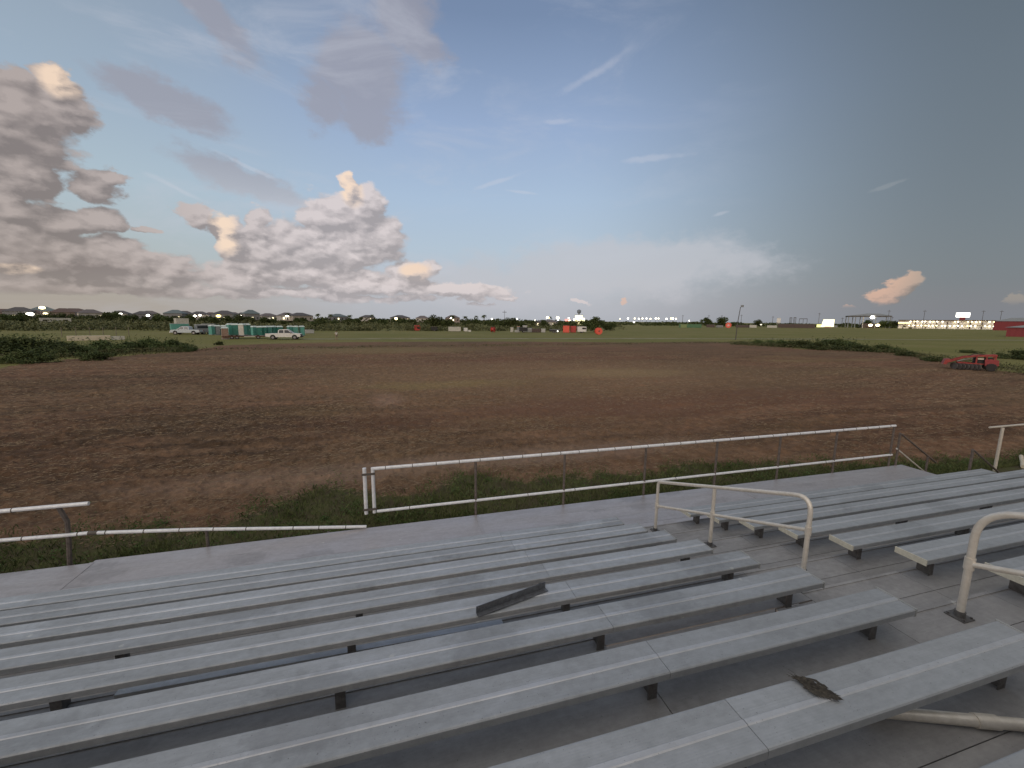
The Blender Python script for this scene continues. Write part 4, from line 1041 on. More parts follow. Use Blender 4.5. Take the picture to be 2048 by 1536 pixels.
# ------------------------------------------------------------------ vehicles
def arch(cx, r, z0, n=8, rev=False):
    return [(cx-r*math.cos(math.pi*i/n), z0+r*math.sin(math.pi*i/n)) for i in range(n+1)]
def pickup(label, paint, loc, rz, L=6.0, crew=True, bumper=M_BLACK):
    r = thing('pickup_truck', label, 'pickup truck', loc, rz)   # nose towards +x
    h = L/2; fa, ra = h-1.05, -h+1.25; W_ = 0.98; sill = 0.48
    low_ = [(-h+0.10, 0.58)]+[(x, z) for x, z in arch(ra, 0.47, sill)]+[(x, z) for x, z in arch(fa, 0.47, sill)]+[(h-0.10, 0.55), (h-0.02, 0.72), (h-0.04, 1.02), (h-0.22, 1.13), (h-1.55, 1.20), (h-3.9, 1.20), (h-3.92, 1.16), (-h+0.04, 1.14), (-h+0.04, 0.72)]
    mb = MB(); mb.side(low_, -W_, W_); b = mb.build('body', paint, r)
    # bed recess
    mb = MB(); mb.box(-h+0.14, h-3.98, -W_+0.12, W_-0.12, 1.141, 1.146); mb.build('bed_liner', M_BLACK, r)
    x0, x1 = h-3.86, h-1.50
    cab = [(x0, 1.20), (x0+0.06, 1.72), (x0+0.22, 1.90), (x1-0.95, 1.92), (x1-0.70, 1.86), (x1+0.12, 1.20)]
    mb = MB(); n = len(cab); cvs = []
    for sgn in (-1, 1):
        for x, z in cab: cvs.append((x, sgn*(W_-0.03-(z-1.20)*0.22), z))
    mb.add(cvs, [tuple(range(n)), tuple(range(n, 2*n))[::-1]]+[(i, i+n, (i+1) % n+n, (i+1) % n) for i in range(n)]); mb.build('cab', paint, r)
    def yy(z): return W_-0.03-(z-1.20)*0.22
    for sgn in (-1, 1):
        for (xa, xb, ta, tb) in ((x0+0.16, x0+0.98, x0+0.24, x0+0.96), (x0+1.12, x1-0.10, x0+1.10, x1-0.66)):
            z_a, z_b = 1.24, 1.80; o_ = 0.012*sgn
            mb = MB(); mb.add([(xa, sgn*yy(z_a)+o_, z_a), (xb, sgn*yy(z_a)+o_, z_a), (tb, sgn*yy(z_b)+o_, z_b), (ta, sgn*yy(z_b)+o_, z_b),
                               (xa, sgn*yy(z_a)-o_, z_a), (xb, sgn*yy(z_a)-o_, z_a), (tb, sgn*yy(z_b)-o_, z_b), (ta, sgn*yy(z_b)-o_, z_b)], [(0,1,2,3),(7,6,5,4),(0,4,5,1),(1,5,6,2),(2,6,7,3),(3,7,4,0)]); mb.build('side_window', M_GLASS, r)
        mb = MB(); mb.box(x1-0.22, x1-0.02, sgn*1.02-0.09, sgn*1.02+0.09, 1.22, 1.38); mb.build('mirror', bumper, r)
        mb = MB(); mb.box(h-0.20, h-0.030, sgn*0.78-0.16, sgn*0.78+0.16, 0.84, 1.04); mb.build('headlight', M_GLASS, r)
        mb = MB(); mb.box(-h+0.02, -h+0.10, sgn*0.88-0.08, sgn*0.88+0.08, 0.80, 1.10); mb.build('tail_light', M_RED, r)
        wheel(r, fa, sgn*0.86, 0.42, 0.28); wheel(r, ra, sgn*0.86, 0.42, 0.28)
    mb = MB(); z_a, z_b = 1.24, 1.82
    def xx(z): return x1+0.12-(z-1.20)/(1.86-1.20)*0.82
    mb.add([(xx(z_a)+0.012, -0.86, z_a), (xx(z_a)+0.012, 0.86, z_a), (xx(z_b)+0.012, 0.74, z_b), (xx(z_b)+0.012, -0.74, z_b), (xx(z_a)-0.02, -0.86, z_a), (xx(z_a)-0.02, 0.86, z_a), (xx(z_b)-0.02, 0.74, z_b), (xx(z_b)-0.02, -0.74, z_b)], [(0,1,2,3),(7,6,5,4),(0,4,5,1),(1,5,6,2),(2,6,7,3),(3,7,4,0)]); mb.build('windscreen', M_GLASS, r)
    mb = MB(); mb.box(h-0.028, h+0.02, -0.60, 0.60, 0.74, 1.04); mb.build('grille', M_BLACK, r)
    mb = MB(); mb.box(h-0.10, h+0.16, -0.96, 0.96, 0.44, 0.70, 0.06); mb.build('front_bumper', bumper, r)
    mb = MB(); mb.box(-h-0.08, -h+0.09, -0.92, 0.92, 0.50, 0.68, 0.04); mb.build('rear_bumper', M_RIM, r)
    return r
p = D(566, 78.5); pickup('white crew cab pickup with a black front bumper parked in front of the portable toilets', M_WHITE, (p.x, p.y, 0), facing(p, -0.22))
p = D(371, 96); pickup('pale blue and white pickup facing left at the left end of the parked trailers', M_PBLUE, (p.x, p.y, 0), facing(p, math.pi-0.75+0.3), bumper=M_WHITE)
def boxy(name, label, cat, px, dp, L, Wd, H, z0, wallm, roofm=None, wins=(), ro=0.0, wheels=True, ribs=0, z=0.0, door=None):
    p = D(px, dp); r = thing(name, label, cat, (p.x, p.y, z), facing(p, ro))
    mb = MB(); mb.box(-L/2, L/2, -Wd/2, Wd/2, z0, H, 0.08); mb.build('body', wallm, r)
    mb = MB(); mb.box(-L/2-0.03, L/2+0.03, -Wd/2-0.03, Wd/2+0.03, H+0.002, H+0.10, 0.08); mb.build('roof', roofm or wallm, r)
    for (a, b, c, d) in wins:
        mb = MB(); mb.box(a, b, -Wd/2-0.03, -Wd/2-0.002, c, d); mb.build('window', M_GLASS, r)
    if door:
        mb = MB(); mb.box(door[0], door[1], -Wd/2-0.025, -Wd/2-0.002, z0+0.1, z0+2.0); mb.build('door', M_LGREY, r)
    if ribs:
        mb = MB()
        for i in range(ribs): x = -L/2+(i+0.5)*L/ribs; mb.box(x-0.05, x+0.05, -Wd/2-0.05, -Wd/2-0.001, z0+0.05, H-0.05)
        mb.build('side_rib', wallm, r)
    if wheels:
        for x in (-L*0.1, L*0.1) if L > 3.5 else (0,):
            for y in (-1, 1): wheel(r, x, y*(Wd/2-0.12), 0.34, 0.2)
    return r
boxy('travel_trailer', 'cream travel trailer with two dark windows at the far left', 'trailer', 110, 158, 8.2, 2.4, 3.1, 0.55, M_OFFW, M_OFFW, ((-3.3, -2.2, 1.9, 2.6), (2.1, 3.2, 1.9, 2.6)), 0.05, door=(0.2, 0.9))
boxy('camper_shell', 'grey boxed truck parked between the pale pickup and the small white trailer', 'truck', 403, 99, 2.9, 2.0, 2.25, 0.5, M_GREY, M_LGREY, ((-1.2, 0.9, 1.45, 2.0),), 0.2)
boxy('utility_trailer', 'small whitish box trailer left of the pale toilet behind the trailer', 'trailer', 430-15, 101, 2.7, 1.9, 2.35, 0.45, M_OFFW, M_LGREY, (), -0.1)
boxy('portable_office', 'pale boxy cabin whose roof shows above the pale blue pickup', 'cabin', 362, 118, 3.0, 2.4, 3.6, 0.3, M_OFFW, M_OFFW, (), 0.2, False)
boxy('shower_trailer', 'low teal sided trailer partly hidden behind the pale blue pickup', 'trailer', 357, 103, 3.6, 2.0, 2.35, 0.4, M_TEALL, M_LGREY, ((0.1, 1.6, 1.3, 1.9),), 0.1)
boxy('equipment_case', 'low grey box in the grass right of the last portable toilet', 'box', 617, 110, 2.2, 1.2, 0.95, 0.1, M_LGREY, M_LGREY, (), 0.1, False)
# fence and low wall at far left
p = D(186, 70); r = thing('low_wall', 'low cream concrete wall showing between dark bushes at the far left', 'wall', (p.x, p.y, 0), facing(p))
mb = MB(); mb.box(-3.4, 1.8, -0.5, 0.5, -0.1, 0.78, 0.03); mb.build('wall_block', M_CREAM, r); mb = MB(); mb.box(1.85, 3.6, -0.4, 0.4, -0.1, 0.62, 0.03); mb.build('wall_block', M_OFFW, r)
p = D(186, 82); r = thing('post_fence', 'row of thin grey fence posts with sagging wires behind the low cream wall', 'fence', (p.x, p.y, 0), facing(p))
for i in range(6):
    mb = MB(); x = -4.6+i*1.9; mb.tube([(x, 0, -0.1), (x+0.05, 0, 1.9)], 0.06, 6); mb.build('post', M_WOOD, r)
mb = MB()
for z in (0.7, 1.2, 1.7): mb.tube([(-4.6, 0.06, z), (0, 0.06, z-0.08), (4.9, 0.06, z)], 0.012, 4)
mb.build('wire', M_TIE, r)

# person standing on the grass
def person(px, dp):
    p = D(px, dp); r = thing('person', 'person in a white shirt and shorts on the grass right of the pickup', 'person', (p.x, p.y, 0), facing(p, 0.5))
    def skinned(name, V_, E_, Rr, m, parent):
        me = bpy.data.meshes.new(name); me.from_pydata(V_, E_, []); o = bpy.data.objects.new(name, me); COL.objects.link(o)
        o.modifiers.new('s', 'SKIN'); sv = me.skin_vertices
        if not sv: 
            bm = bmesh.new(); bm.from_mesh(me); bm.verts.layers.skin.verify(); bm.to_mesh(me); bm.free(); sv = me.skin_vertices
        for i, rr in enumerate(Rr): sv[0].data[i].radius = (rr, rr*0.85)
        sv[0].data[0].use_root = True
        o.modifiers.new('u', 'SUBSURF').render_levels = 2
        me.materials.append(m); o.parent = parent; return o
    V_ = [(0, 0, .92), (0, 0, 1.10), (0, 0, 1.36), (0, -.01, 1.50), (0, -.02, 1.62), (0, -.02, 1.70),
          (.19, 0, 1.40), (.25, 0.02, 1.12), (.27, -.08, .90), (.275, -.12, .82), (-.19, 0, 1.40), (-.26, 0, 1.13), (-.24, -.10, .92), (-.235, -.14, .84),
          (.10, 0, .86), (.12, -.02, .48), (.13, .03, .09), (.13, -.12, .04), (-.10, 0, .86), (-.12, .04, .48), (-.13, .10, .09), (-.13, -.04, .04)]
    E_ = [(0,1),(1,2),(2,3),(3,4),(4,5),(2,6),(6,7),(7,8),(8,9),(2,10),(10,11),(11,12),(12,13),(0,14),(14,15),(15,16),(16,17),(0,18),(18,19),(19,20),(20,21)]
    Rr = [.15,.13,.15,.06,.09,.085,.07,.05,.038,.035,.07,.05,.038,.035,.10,.065,.04,.035,.10,.065,.04,.035]
    b = skinned('body', V_, E_, Rr, M_SKIN, r)
    skinned('shirt', [(0, 0, .95), (0, 0, 1.12), (0, 0, 1.36), (.19, 0, 1.40), (.245, .01, 1.20), (-.19, 0, 1.40), (-.25, 0, 1.20)], [(0,1),(1,2),(2,3),(3,4),(2,5),(5,6)], [.17,.155,.17,.09,.07,.09,.07], M_SHIRT, r)
    skinned('shorts', [(0, 0, .94), (.10, 0, .84), (.12, -.01, .56), (-.10, 0, .84), (-.12, .02, .56)], [(0,1),(1,2),(0,3),(3,4)], [.165,.115,.095,.115,.095], M_TROU, r)
    mb = MB(); mb.ball((0, 0.0, 1.70), .098, .108, .085, 10, 7); mb.build('hair', M_HAIR, r, True)
person(671, 78)

# ------------------------------------------------------------------ machinery and boxes along the far grass edge
def reel(px, dp, rad, wdt, m, label, ro=0.0):
    p = D(px, dp); r = thing('cable_reel', label, 'reel', (p.x, p.y, 0), facing(p, ro))
    for s_ in (-1, 1):
        mb = MB(); mb.tube([(0, s_*wdt/2-0.05, rad), (0, s_*wdt/2+0.05, rad)], rad, 24); f_ = mb.build('flange', m, r)
        mb = MB(); mb.tube([(0, s_*(wdt/2+0.052), rad), (0, s_*(wdt/2+0.075), rad)], rad*0.22, 12); mb.build('hub', M_BROWN, f_)
    mb = MB(); mb.tube([(0, -wdt/2, rad), (0, wdt/2, rad)], rad*0.62, 20); mb.build('drum', m, r)
reel(1198, 126, 1.05, 1.0, M_ORED, 'bright orange-red round reel standing upright at the right end of the machinery row', 0.35)
reel(986, 140, 0.9, 0.9, M_RED, 'dull red round reel standing in the left part of the machinery row', 1.1)
boxy('water_tank', 'long cream ribbed tank on the ground left of the dull red reel', 'tank', 909, 144, 4.3, 1.6, 1.5, 0.1, M_OFFW, M_OFFW, (), 0.0, False, 6)
boxy('crate', 'small white crate right of the long cream ribbed tank', 'crate', 931, 146, 1.3, 1.2, 1.2, 0.05, M_WHITE, M_OFFW, (), 0.2, False)
boxy('crate', 'low white crate in the grass next to the small white crate', 'crate', 939, 143, 0.9, 0.8, 0.5, 0.03, M_WHITE, M_OFFW, (), 0.2, False)
boxy('implement_box', 'dull red metal box with a dark opening at the left end of the machinery row', 'machine', 834, 146, 1.9, 1.8, 1.9, 0.2, M_RED, M_RED, ((-0.1, 0.8, 0.7, 1.5),), 0.1, False)
boxy('tractor', 'dark machine at the foot of the broad bushy tree', 'machine', 868, 146, 2.2, 1.6, 1.5, 0.3, M_BLACK, M_BROWN, (), 0.1)
boxy('fridge_box', 'tall white box just right of the dull red reel', 'box', 1024, 142, 1.0, 0.9, 1.5, 0.05, M_OFFW, M_WHITE, (), 0.1, False)
boxy('trash_bin', 'orange topped bin right of the tall white box', 'bin', 1037, 146, 1.0, 1.0, 1.9, 0.05, M_GREY, mat('orange_lid', (0.6, 0.25, 0.12), 0.6), (), 0.1, False)
boxy('pallet_stack', 'low grey stack in front of the orange topped bin', 'stack', 1035, 140, 1.8, 1.0, 0.75, 0.05, M_LGREY, M_LGREY, (), 0.1, False, 4)
boxy('parked_van', 'dark van with a pale rear box in the middle of the machinery row', 'van', 1047, 139, 2.6, 1.8, 1.65, 0.45, M_BLACK, M_BLACK, ((-1.1, 1.0, 1.1, 1.5),), 0.2)
boxy('cargo_box', 'pale box standing behind the dark van', 'box', 1050, 145, 1.5, 1.2, 2.2, 0.1, M_LGREY, M_WHITE, (), 0.1, False)
boxy('cargo_box', 'light grey box between the dark van and the brown container', 'box', 1060, 142, 1.5, 1.2, 1.4, 0.1, M_LGREY, M_LGREY, (), 0.1, False)
boxy('brown_container', 'low brown container in the machinery row', 'container', 1073, 141, 3.0, 1.6, 1.25, 0.1, M_BROWN, M_BROWN, (), 0.0, False, 8)
boxy('grey_tank', 'rounded grey tank right of the brown container', 'tank', 1087, 141, 1.5, 1.2, 1.25, 0.1, M_LGREY, M_OFFW, (), 0.0, False)
boxy('dark_trailer', 'dark low trailer with a white light on its front', 'trailer', 1110, 139, 3.6, 1.7, 1.1, 0.4, M_BLACK, M_GREY, (), 0.0)
boxy('shipping_container', 'bright red tall container with a white panel in the machinery row', 'container', 1133, 142, 2.2, 2.0, 2.35, 0.1, M_ORED, M_RED, (), 0.0, False, 5)
boxy('red_shed', 'darker red metal shed touching the right side of the bright red container', 'shed', 1147, 144, 2.0, 2.0, 2.2, 0.1, M_RED, M_RED, (), 0.0, False, 4)
boxy('white_truck', 'white truck with dark windows between the red shed and the big round tree', 'truck', 1164, 140, 2.9, 1.9, 2.1, 0.5, M_WHITE, M_WHITE, ((0.0, 1.3, 1.3, 1.85),), 0.2)
p = D(1116, 137); r = thing('work_light', 'round white work light on the dark low trailer', 'lamp', (p.x, p.y, 0)); MB().tube([(0, 0, 0), (0, 0, 0.55)], 0.04, 6).build('stand', M_BLACK, r); MB().ball((0, 0, 0.62), 0.26, 0.2, 0.26).build('lamp', lamp_mat('soft_lamp', (1, 0.97, 0.85), 2.0), r, True)

# red farm implement at the right
M_IMPL = mat('faded_implement_red', (0.34, 0.035, 0.028), 0.6, 0, (0.19, 0.025, 0.02), 5)
p = D(1956, 37.4); im = thing('farm_implement', 'red tractor implement with a sloping boom at the right edge of the field', 'farm machine', (p.x, p.y, 0), facing(p, 0.12))
def beam(name, pts, w_, ya, yb, m):
    for (xa, za), (xb, zb) in zip(pts[:-1], pts[1:]):
        d_ = Vector((xb-xa, 0, zb-za)).normalized(); nn = Vector((-d_.z, 0, d_.x))*w_/2
        MB().side([(xa-nn.x, za-nn.z), (xb-nn.x, zb-nn.z), (xb+nn.x, zb+nn.z), (xa+nn.x, za+nn.z)], ya, yb).build(name, m, im)
for ya in (-0.55, 0.45):
    beam('boom', [(-1.45, 0.66), (-0.55, 1.12), (0.25, 1.30)], 0.13, ya, ya+0.12, M_IMPL)
    beam('frame_beam', [(0.2, 1.27), (1.45, 1.38)], 0.13, ya-0.01, ya+0.13, M_IMPL)
    beam('frame_beam', [(-0.9, 0.62), (1.5, 0.55)], 0.10, ya+0.01, ya+0.11, M_IMPL)
    for x_ in (0.25, 0.85, 1.38): MB().box(x_-0.05, x_+0.05, ya+0.015, ya+0.105, 0.6, 1.3).build('upright', M_IMPL, im)
MB().side([(-1.85, 0.42), (-1.72, 0.86), (-1.38, 0.90), (-1.25, 0.70), (-1.5, 0.60), (-1.62, 0.40)], -0.8, 0.8).build('bucket', M_IMPL, im)
MB().side([(-0.5, 1.14), (0.2, 1.36), (1.42, 1.46), (1.42, 1.40), (0.2, 1.31), (-0.5, 1.09)], -0.41, 0.43).build('top_plate', M_IMPL, im)
MB().side([(0.78, 0.42), (0.72, 0.98), (1.10, 1.06), (1.56, 0.98), (1.60, 0.50), (1.2, 0.36)], -0.74, -0.57).build('side_panel', mat('deep_red_paint', (0.30, 0.025, 0.03), 0.5, 0, (0.2, 0.02, 0.02), 5), im)
MB().box(0.30, 0.66, -0.60, -0.57, 0.98, 1.10).build('decal_plate', M_CREAM, im)
MB().box(0.1, 1.3, -0.38, 0.40, 0.62, 1.12, 0.08).build('gearbox', M_BLACK, im)
for i in range(7):
    x = -1.05+i*0.24; MB().tube([(x-0.02, -0.75, 0.28), (x+0.02, -0.72, 0.28)], 0.28, 16).build('disc_blade', M_POLE, im); MB().tube([(x-0.02, 0.5, 0.28), (x+0.02, 0.53, 0.28)], 0.28, 16).build('disc_blade', M_POLE, im)
MB().tube([(-1.2, -0.1, 0.28), (0.5, -0.1, 0.28)], 0.05, 8).build('axle', M_BLACK, im)
wheel(im, 1.15, -0.90, 0.34, 0.24, rim=False); wheel(im, 1.15, 0.85, 0.34, 0.24, rim=False)
MB().tube([(-0.4, -0.3, 1.16), (0.1, -0.35, 1.50), (0.7, -0.3, 1.42)], 0.03, 8).build('hydraulic_hose', M_BLACK, im)
MB().tube([(-0.9, -0.2, 0.72), (0.3, -0.2, 1.2)], 0.045, 8).build('hydraulic_cylinder', M_LGREY, im)

# ------------------------------------------------------------------ houses along the horizon at left
def house(px, dp, wd, hh, wi, ri, label, stilts=True, lit=0, ro=0.0, gable=False):
    p = D(px, dp); r = thing('house', label, 'house', (p.x, p.y, 0), facing(p, ro)); z0 = 2.2 if stilts else 0; dpt = wd*0.8; zr = hh*0.72
    mb = MB(); mb.box(-wd/2, wd/2, -dpt/2, dpt/2, z0, zr); mb.build('wall', M_HWALL[wi % 4], r)
    mb = MB(); o_ = 0.5; e = zr+0.002
    k = 0.30 if not gable else 0.5
    V_ = [(-wd/2-o_, -dpt/2-o_, e), (wd/2+o_, -dpt/2-o_, e), (wd/2+o_, dpt/2+o_, e), (-wd/2-o_, dpt/2+o_, e), (-wd*(k-0.15), 0, hh), (wd*(k-0.15), 0, hh)]
    mb.add(V_, [(0,3,2,1),(0,1,5,4),(1,2,5),(2,3,4,5),(3,0,4)]); mb.build('roof', M_HROOF[ri % 4], r)
    nw = max(2, int(wd/3))
    for i in range(nw):
        x = -wd/2+(i+0.5)*wd/nw; l_ = (i % 3 == lit % 3) and lit > 0
        mb = MB(); mb.box(x-0.5, x+0.5, -dpt/2-0.05, -dpt/2-0.002, z0+1.0, z0+2.3); mb.build('window', L_WIN if l_ else M_GLASS, r)
    if stilts:
        for x in (-wd/2+0.3, 0, wd/2-0.3):
            mb = MB(); mb.box(x-0.2, x+0.2, -dpt/2, -dpt/2+0.4, -0.1, z0); mb.build('stilt', M_HWALL[1], r)
        mb = MB(); mb.box(-wd/2-0.4, wd/2+0.4, -dpt/2-1.6, -dpt/2-0.003, z0-0.2, z0); mb.build('porch', M_HWALL[(wi+1) % 4], r)
HS = [(10, 260, 10, 8.0, 3, 2), (42, 250, 12, 9.0, 1, 0), (88, 270, 13, 9.8, 2, 3), (70, 255, 9, 7.5, 0, 2), (128, 240, 10, 8.4, 3, 2), (150, 262, 16, 8.8, 0, 2), (182, 258, 11, 8.2, 2, 1), (243, 300, 10, 8.2, 2, 0), (287, 300, 11, 8.0, 1, 0),
      (300, 320, 12, 8.6, 0, 1), (352, 290, 11, 9.0, 1, 3), (371, 310, 10, 8.6, 2, 0), (400, 300, 12, 8.2, 2, 0), (422, 330, 10, 8.0, 3, 2), (450, 300, 13, 9.0, 1, 0), (468, 340, 10, 8.4, 0, 1), (486, 320, 9, 8.0, 2, 0),
      (502, 285, 9, 9.4, 1, 3), (536, 320, 12, 7.6, 2, 1), (574, 300, 11, 8.0, 2, 1), (600, 300, 14, 8.0, 0, 0), (676, 330, 12, 7.8, 1, 3), (735, 340, 11, 7.2, 2, 0), (800, 340, 13, 7.4, 0, 0), (845, 330, 10, 7.0, 2, 1), (905, 320, 10, 7.6, 3, 1), (1100, 250, 9, 4.6, 2, 1), (1085, 260, 9, 4.4, 0, 0)]
cols_ = ['tan', 'slate grey', 'pale', 'brown']; rf_ = ['dark charcoal roof', 'grey-brown roof', 'reddish-brown roof', 'blue-grey roof']
near_ = ['at the far left edge of the horizon', 'just left of the brightest lamp at far left', 'under the glowing yellow rooftop light at far left', 'low beside the star-bright lamp at far left', 'behind the right end of the cream travel trailer', 'long, right of the travel trailer on the skyline', 'right of the long brown house on the skyline',
 'left of the pair of lamps above the left bushes', 'behind the lamp above the left bushes', 'just right of the lamp above the left bushes', 'above the pale cabin and blue pickup', 'right of the house above the blue pickup', 'left of the yellow window light', 'just left of the yellow lamp',
 'just right of the yellow lamp', 'between the yellow and the white skyline lamps', 'beside the white lamp over the toilets', 'steep and tall above the middle of the trailer', 'low above the bright green toilet', 'above the pickup cab on the skyline', 'wide, above the pickup bonnet on the skyline',
 'just above the standing person', 'right of the standing person on the skyline', 'left of the small white pyramid light', 'left of the broad bushy tree', 'right of the broad bushy tree', 'small, left of the floodlit building', 'tiny, further left of the floodlit building']
for i, (px, dp, wd, hh, wi, ri) in enumerate(HS):
    house(px, dp, wd, hh, wi, ri, '%s house with %s, %s' % (cols_[wi], rf_[ri], near_[i]), hh > 6, lit=(i % 4), ro=random.uniform(-0.4, 0.4))

# ------------------------------------------------------------------ lamps that are lit
def lamp(px, py, dp, rad, m, label, group=None, sx=1.0, pole=True, name='street_lamp', cat='lamp'):
    d = ray(px, py); t = dp/float(d@CF); z = CAMZ+d[2]*t
    r = thing(name, label, cat, (d[0]*t, d[1]*t, 0), 0, group); r.rotation_euler = (0, 0, facing((d[0], d[1])))
    if pole and z > 0.4: MB().tube([(0, 0, -0.1), (0, 0, z-rad*0.5)], max(0.06, dp*0.0003), 6).build('pole', M_POLE, r)
    MB().ball((0, 0, z), rad*sx, rad, rad, 10, 7).build('lamp_head', m, r, True)
LM = [(60, 628, 245, 0.8, L_WHITE, 2.0, 'brightest white lamp at the far left of the horizon'), (84, 615.5, 262, 0.8, L_WARM, 1.8, 'yellow rooftop light glowing above the skyline at far left'),
      (91, 627, 245, 0.4, L_WARM, 2.6, 'long warm porch light right of the brightest far-left lamp'), (106, 629, 245, 0.55, L_WHITE, 1.6, 'white lamp above the cream travel trailer'),
      (241, 627.5, 285, 0.4, L_WHITE, 2.2, 'flat white light on the skyline right of the travel trailer'), (296, 631, 280, 0.6, L_WHITE, 1.6, 'white lamp above the bushes left of the blue pickup'),
      (389.5, 632, 280, 0.6, L_WHITE, 1.6, 'left white lamp of the close pair right of the blue pickup'), (400, 630.5, 290, 0.5, L_WHITE, 1.4, 'right white lamp of the close pair right of the blue pickup'),
      (437, 632, 275, 0.85, L_YEL, 1.6, 'single deep yellow lamp above the dark portable toilets'), (484, 630.5, 300, 0.65, L_WHITE, 1.2, 'white lamp on the skyline above the trailer load'),
      (574, 632, 295, 0.45, L_WHITE, 2.0, 'white porch light above the pickup'), (539, 637, 280, 0.5, lamp_mat('dim_lamp', (1, 0.9, 0.7), 1.2), 1.6, 'dim cream light low in the scrub above the pickup bed'),
      (792, 637.5, 300, 0.95, L_WARM, 1.1, 'pale pyramid-shaped light in the middle of the treeline'), (902, 636, 310, 0.5, L_WHITE, 1.4, 'white light right of the broad bushy tree'),
      (984, 638, 320, 0.5, L_WHITE, 1.2, 'small white light left of the thin mast'), (1034, 637.5, 320, 0.35, L_WHITE, 1.0, 'tiny white light right of the thin mast'),
      (1070, 641, 280, 0.4, L_WHITE, 1.0, 'tiny white light over the machinery row'), (1096, 635, 380, 0.9, L_WARM, 1.8, 'wide pale yellow lamp left of the floodlit yellow building'),
      (1115.5, 635.5, 380, 1.1, L_WARM, 1.2, 'second pale yellow lamp left of the floodlit yellow building'), (1116, 640.5, 370, 0.5, L_WHITE, 1.0, 'small white lamp directly under the second pale yellow lamp'),
      (1137.5, 636, 360, 0.5, L_WHITE, 1.0, 'small white lamp above the red sign'), (1139, 641, 350, 0.5, L_WARM, 1.4, 'small warm lamp under the red sign'), (1148, 639.5, 360, 0.6, L_WHITE, 1.0, 'white lamp at the left foot of the floodlit yellow building')]
for px, py, dp, rad, m_, sx, lb in LM: lamp(px, py, dp, rad, m_, lb, None, sx, name='lamp_post')
for i, px in enumerate((1240, 1256, 1269.5, 1278, 1285, 1293, 1301, 1311.5, 1317, 1333, 1342, 1346, 1352)):
    lamp(px, 637.6 - (0.6 if i % 3 else 0), 620, 0.95 if i else 0.6, L_WHITE if i % 2 else L_WARM, 'white lamp in the long row of lights on the far horizon', 'row of far white lights', 1.0)
lamp(1268, 644, 460, 0.7, L_WHITE, 'white lamp below the long row of lights on the horizon', None, 1.2)
lamp(1378.5, 641.3, 500, 0.5, L_WHITE, 'single small lamp at the left end of the green container', None)
lamp(1522, 649.3, 300, 0.45, lamp_mat('dim_lamp', (1, .9, .7), 1.2), 'small pale light in the grass right of the street lamp', None, 1.5)
p = D(1135, 375); r = thing('lit_sign', 'small glowing red sign left of the floodlit yellow building', 'sign', (p.x, p.y, 0), facing(p)); MB().box(-2.3, 2.3, -0.15, 0.15, 3.9, 5.6).build('panel', L_RED, r); MB().box(-0.15, 0.15, -0.1, 0.1, -0.1, 3.9).build('post', M_POLE, r)
# floodlit yellow building and water tower
p = D(1159, 385); r = thing('lit_building', 'floodlit yellow building glowing on the horizon beneath the water tower', 'building', (p.x, p.y, 0), facing(p))
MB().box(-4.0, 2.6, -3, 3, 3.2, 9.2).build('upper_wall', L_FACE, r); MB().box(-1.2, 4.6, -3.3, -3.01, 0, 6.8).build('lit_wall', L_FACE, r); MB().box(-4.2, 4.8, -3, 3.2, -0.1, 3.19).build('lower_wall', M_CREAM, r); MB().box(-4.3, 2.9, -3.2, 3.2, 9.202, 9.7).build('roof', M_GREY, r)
p = D(1157.5, 410); r = thing('water_tower', 'small grey-blue water tower above the floodlit yellow building', 'water tower', (p.x, p.y, 0))
MB().tube([(0, 0, -0.1), (0, 0, 11.5)], 0.5, 8).build('stem', M_GREY, r); MB().tube([(0, 0, 11.2), (0, 0, 12.4), (0, 0, 14.4), (0, 0, 15.3)], [0.8, 2.0, 2.0, 0.6], 14).build('tank', mat('blue_grey_paint', (0.20, 0.23, 0.28), 0.5), r, True)
def utility_pole(px, top, dp, label, group='far utility poles', arm=True):
    p = D(px, dp); H = CAMZ+(640+px/128*0.9-8.5+0.0-top+1.0)*dp/FPX; w_ = max(0.13, dp*0.00055)
    r = thing('utility_pole', label, 'utility pole', (p.x, p.y, 0), facing(p), group)
    MB().tube([(0, 0, -0.1), (0, 0, H)], [w_, w_*0.7], 6).build('pole', M_POLE, r)
    if arm: MB().box(-1.3, 1.3, -0.1, 0.1, H-1.3, H-1.0).build('crossarm', M_POLE, r)
for px, top, dp, lb in [(1009, 620, 260, 'thin mast above the treeline left of the floodlit yellow building'), (1365, 628, 500, 'faint utility pole above the green container'), (1417, 628, 520, 'faint utility pole above the smaller skyline tree'), (1443, 628, 520, 'utility pole rising from the rounded skyline tree'),
                        (1482, 627, 520, 'utility pole just right of the street lamp'), (1545, 630, 520, 'short pole right of the low skyline tree'), (1637, 623, 430, 'utility pole left of the glowing block building'), (1684, 632, 430, 'short pole between the glowing block and the pavilion'), (1775, 617, 400, 'tall utility pole right of the open pavilion'), (1783, 630, 420, 'short pole beside the tall one right of the pavilion'),
                        (1846, 617, 400, 'tall utility pole above the left half of the floodlit long building'), (1963, 617, 400, 'tall utility pole right of the glowing white sign'), (1999, 617, 400, 'tall utility pole above the red barn'), (1280, 632, 600, 'faint pole above the row of far lights')]:
    utility_pole(px, top, dp, lb)
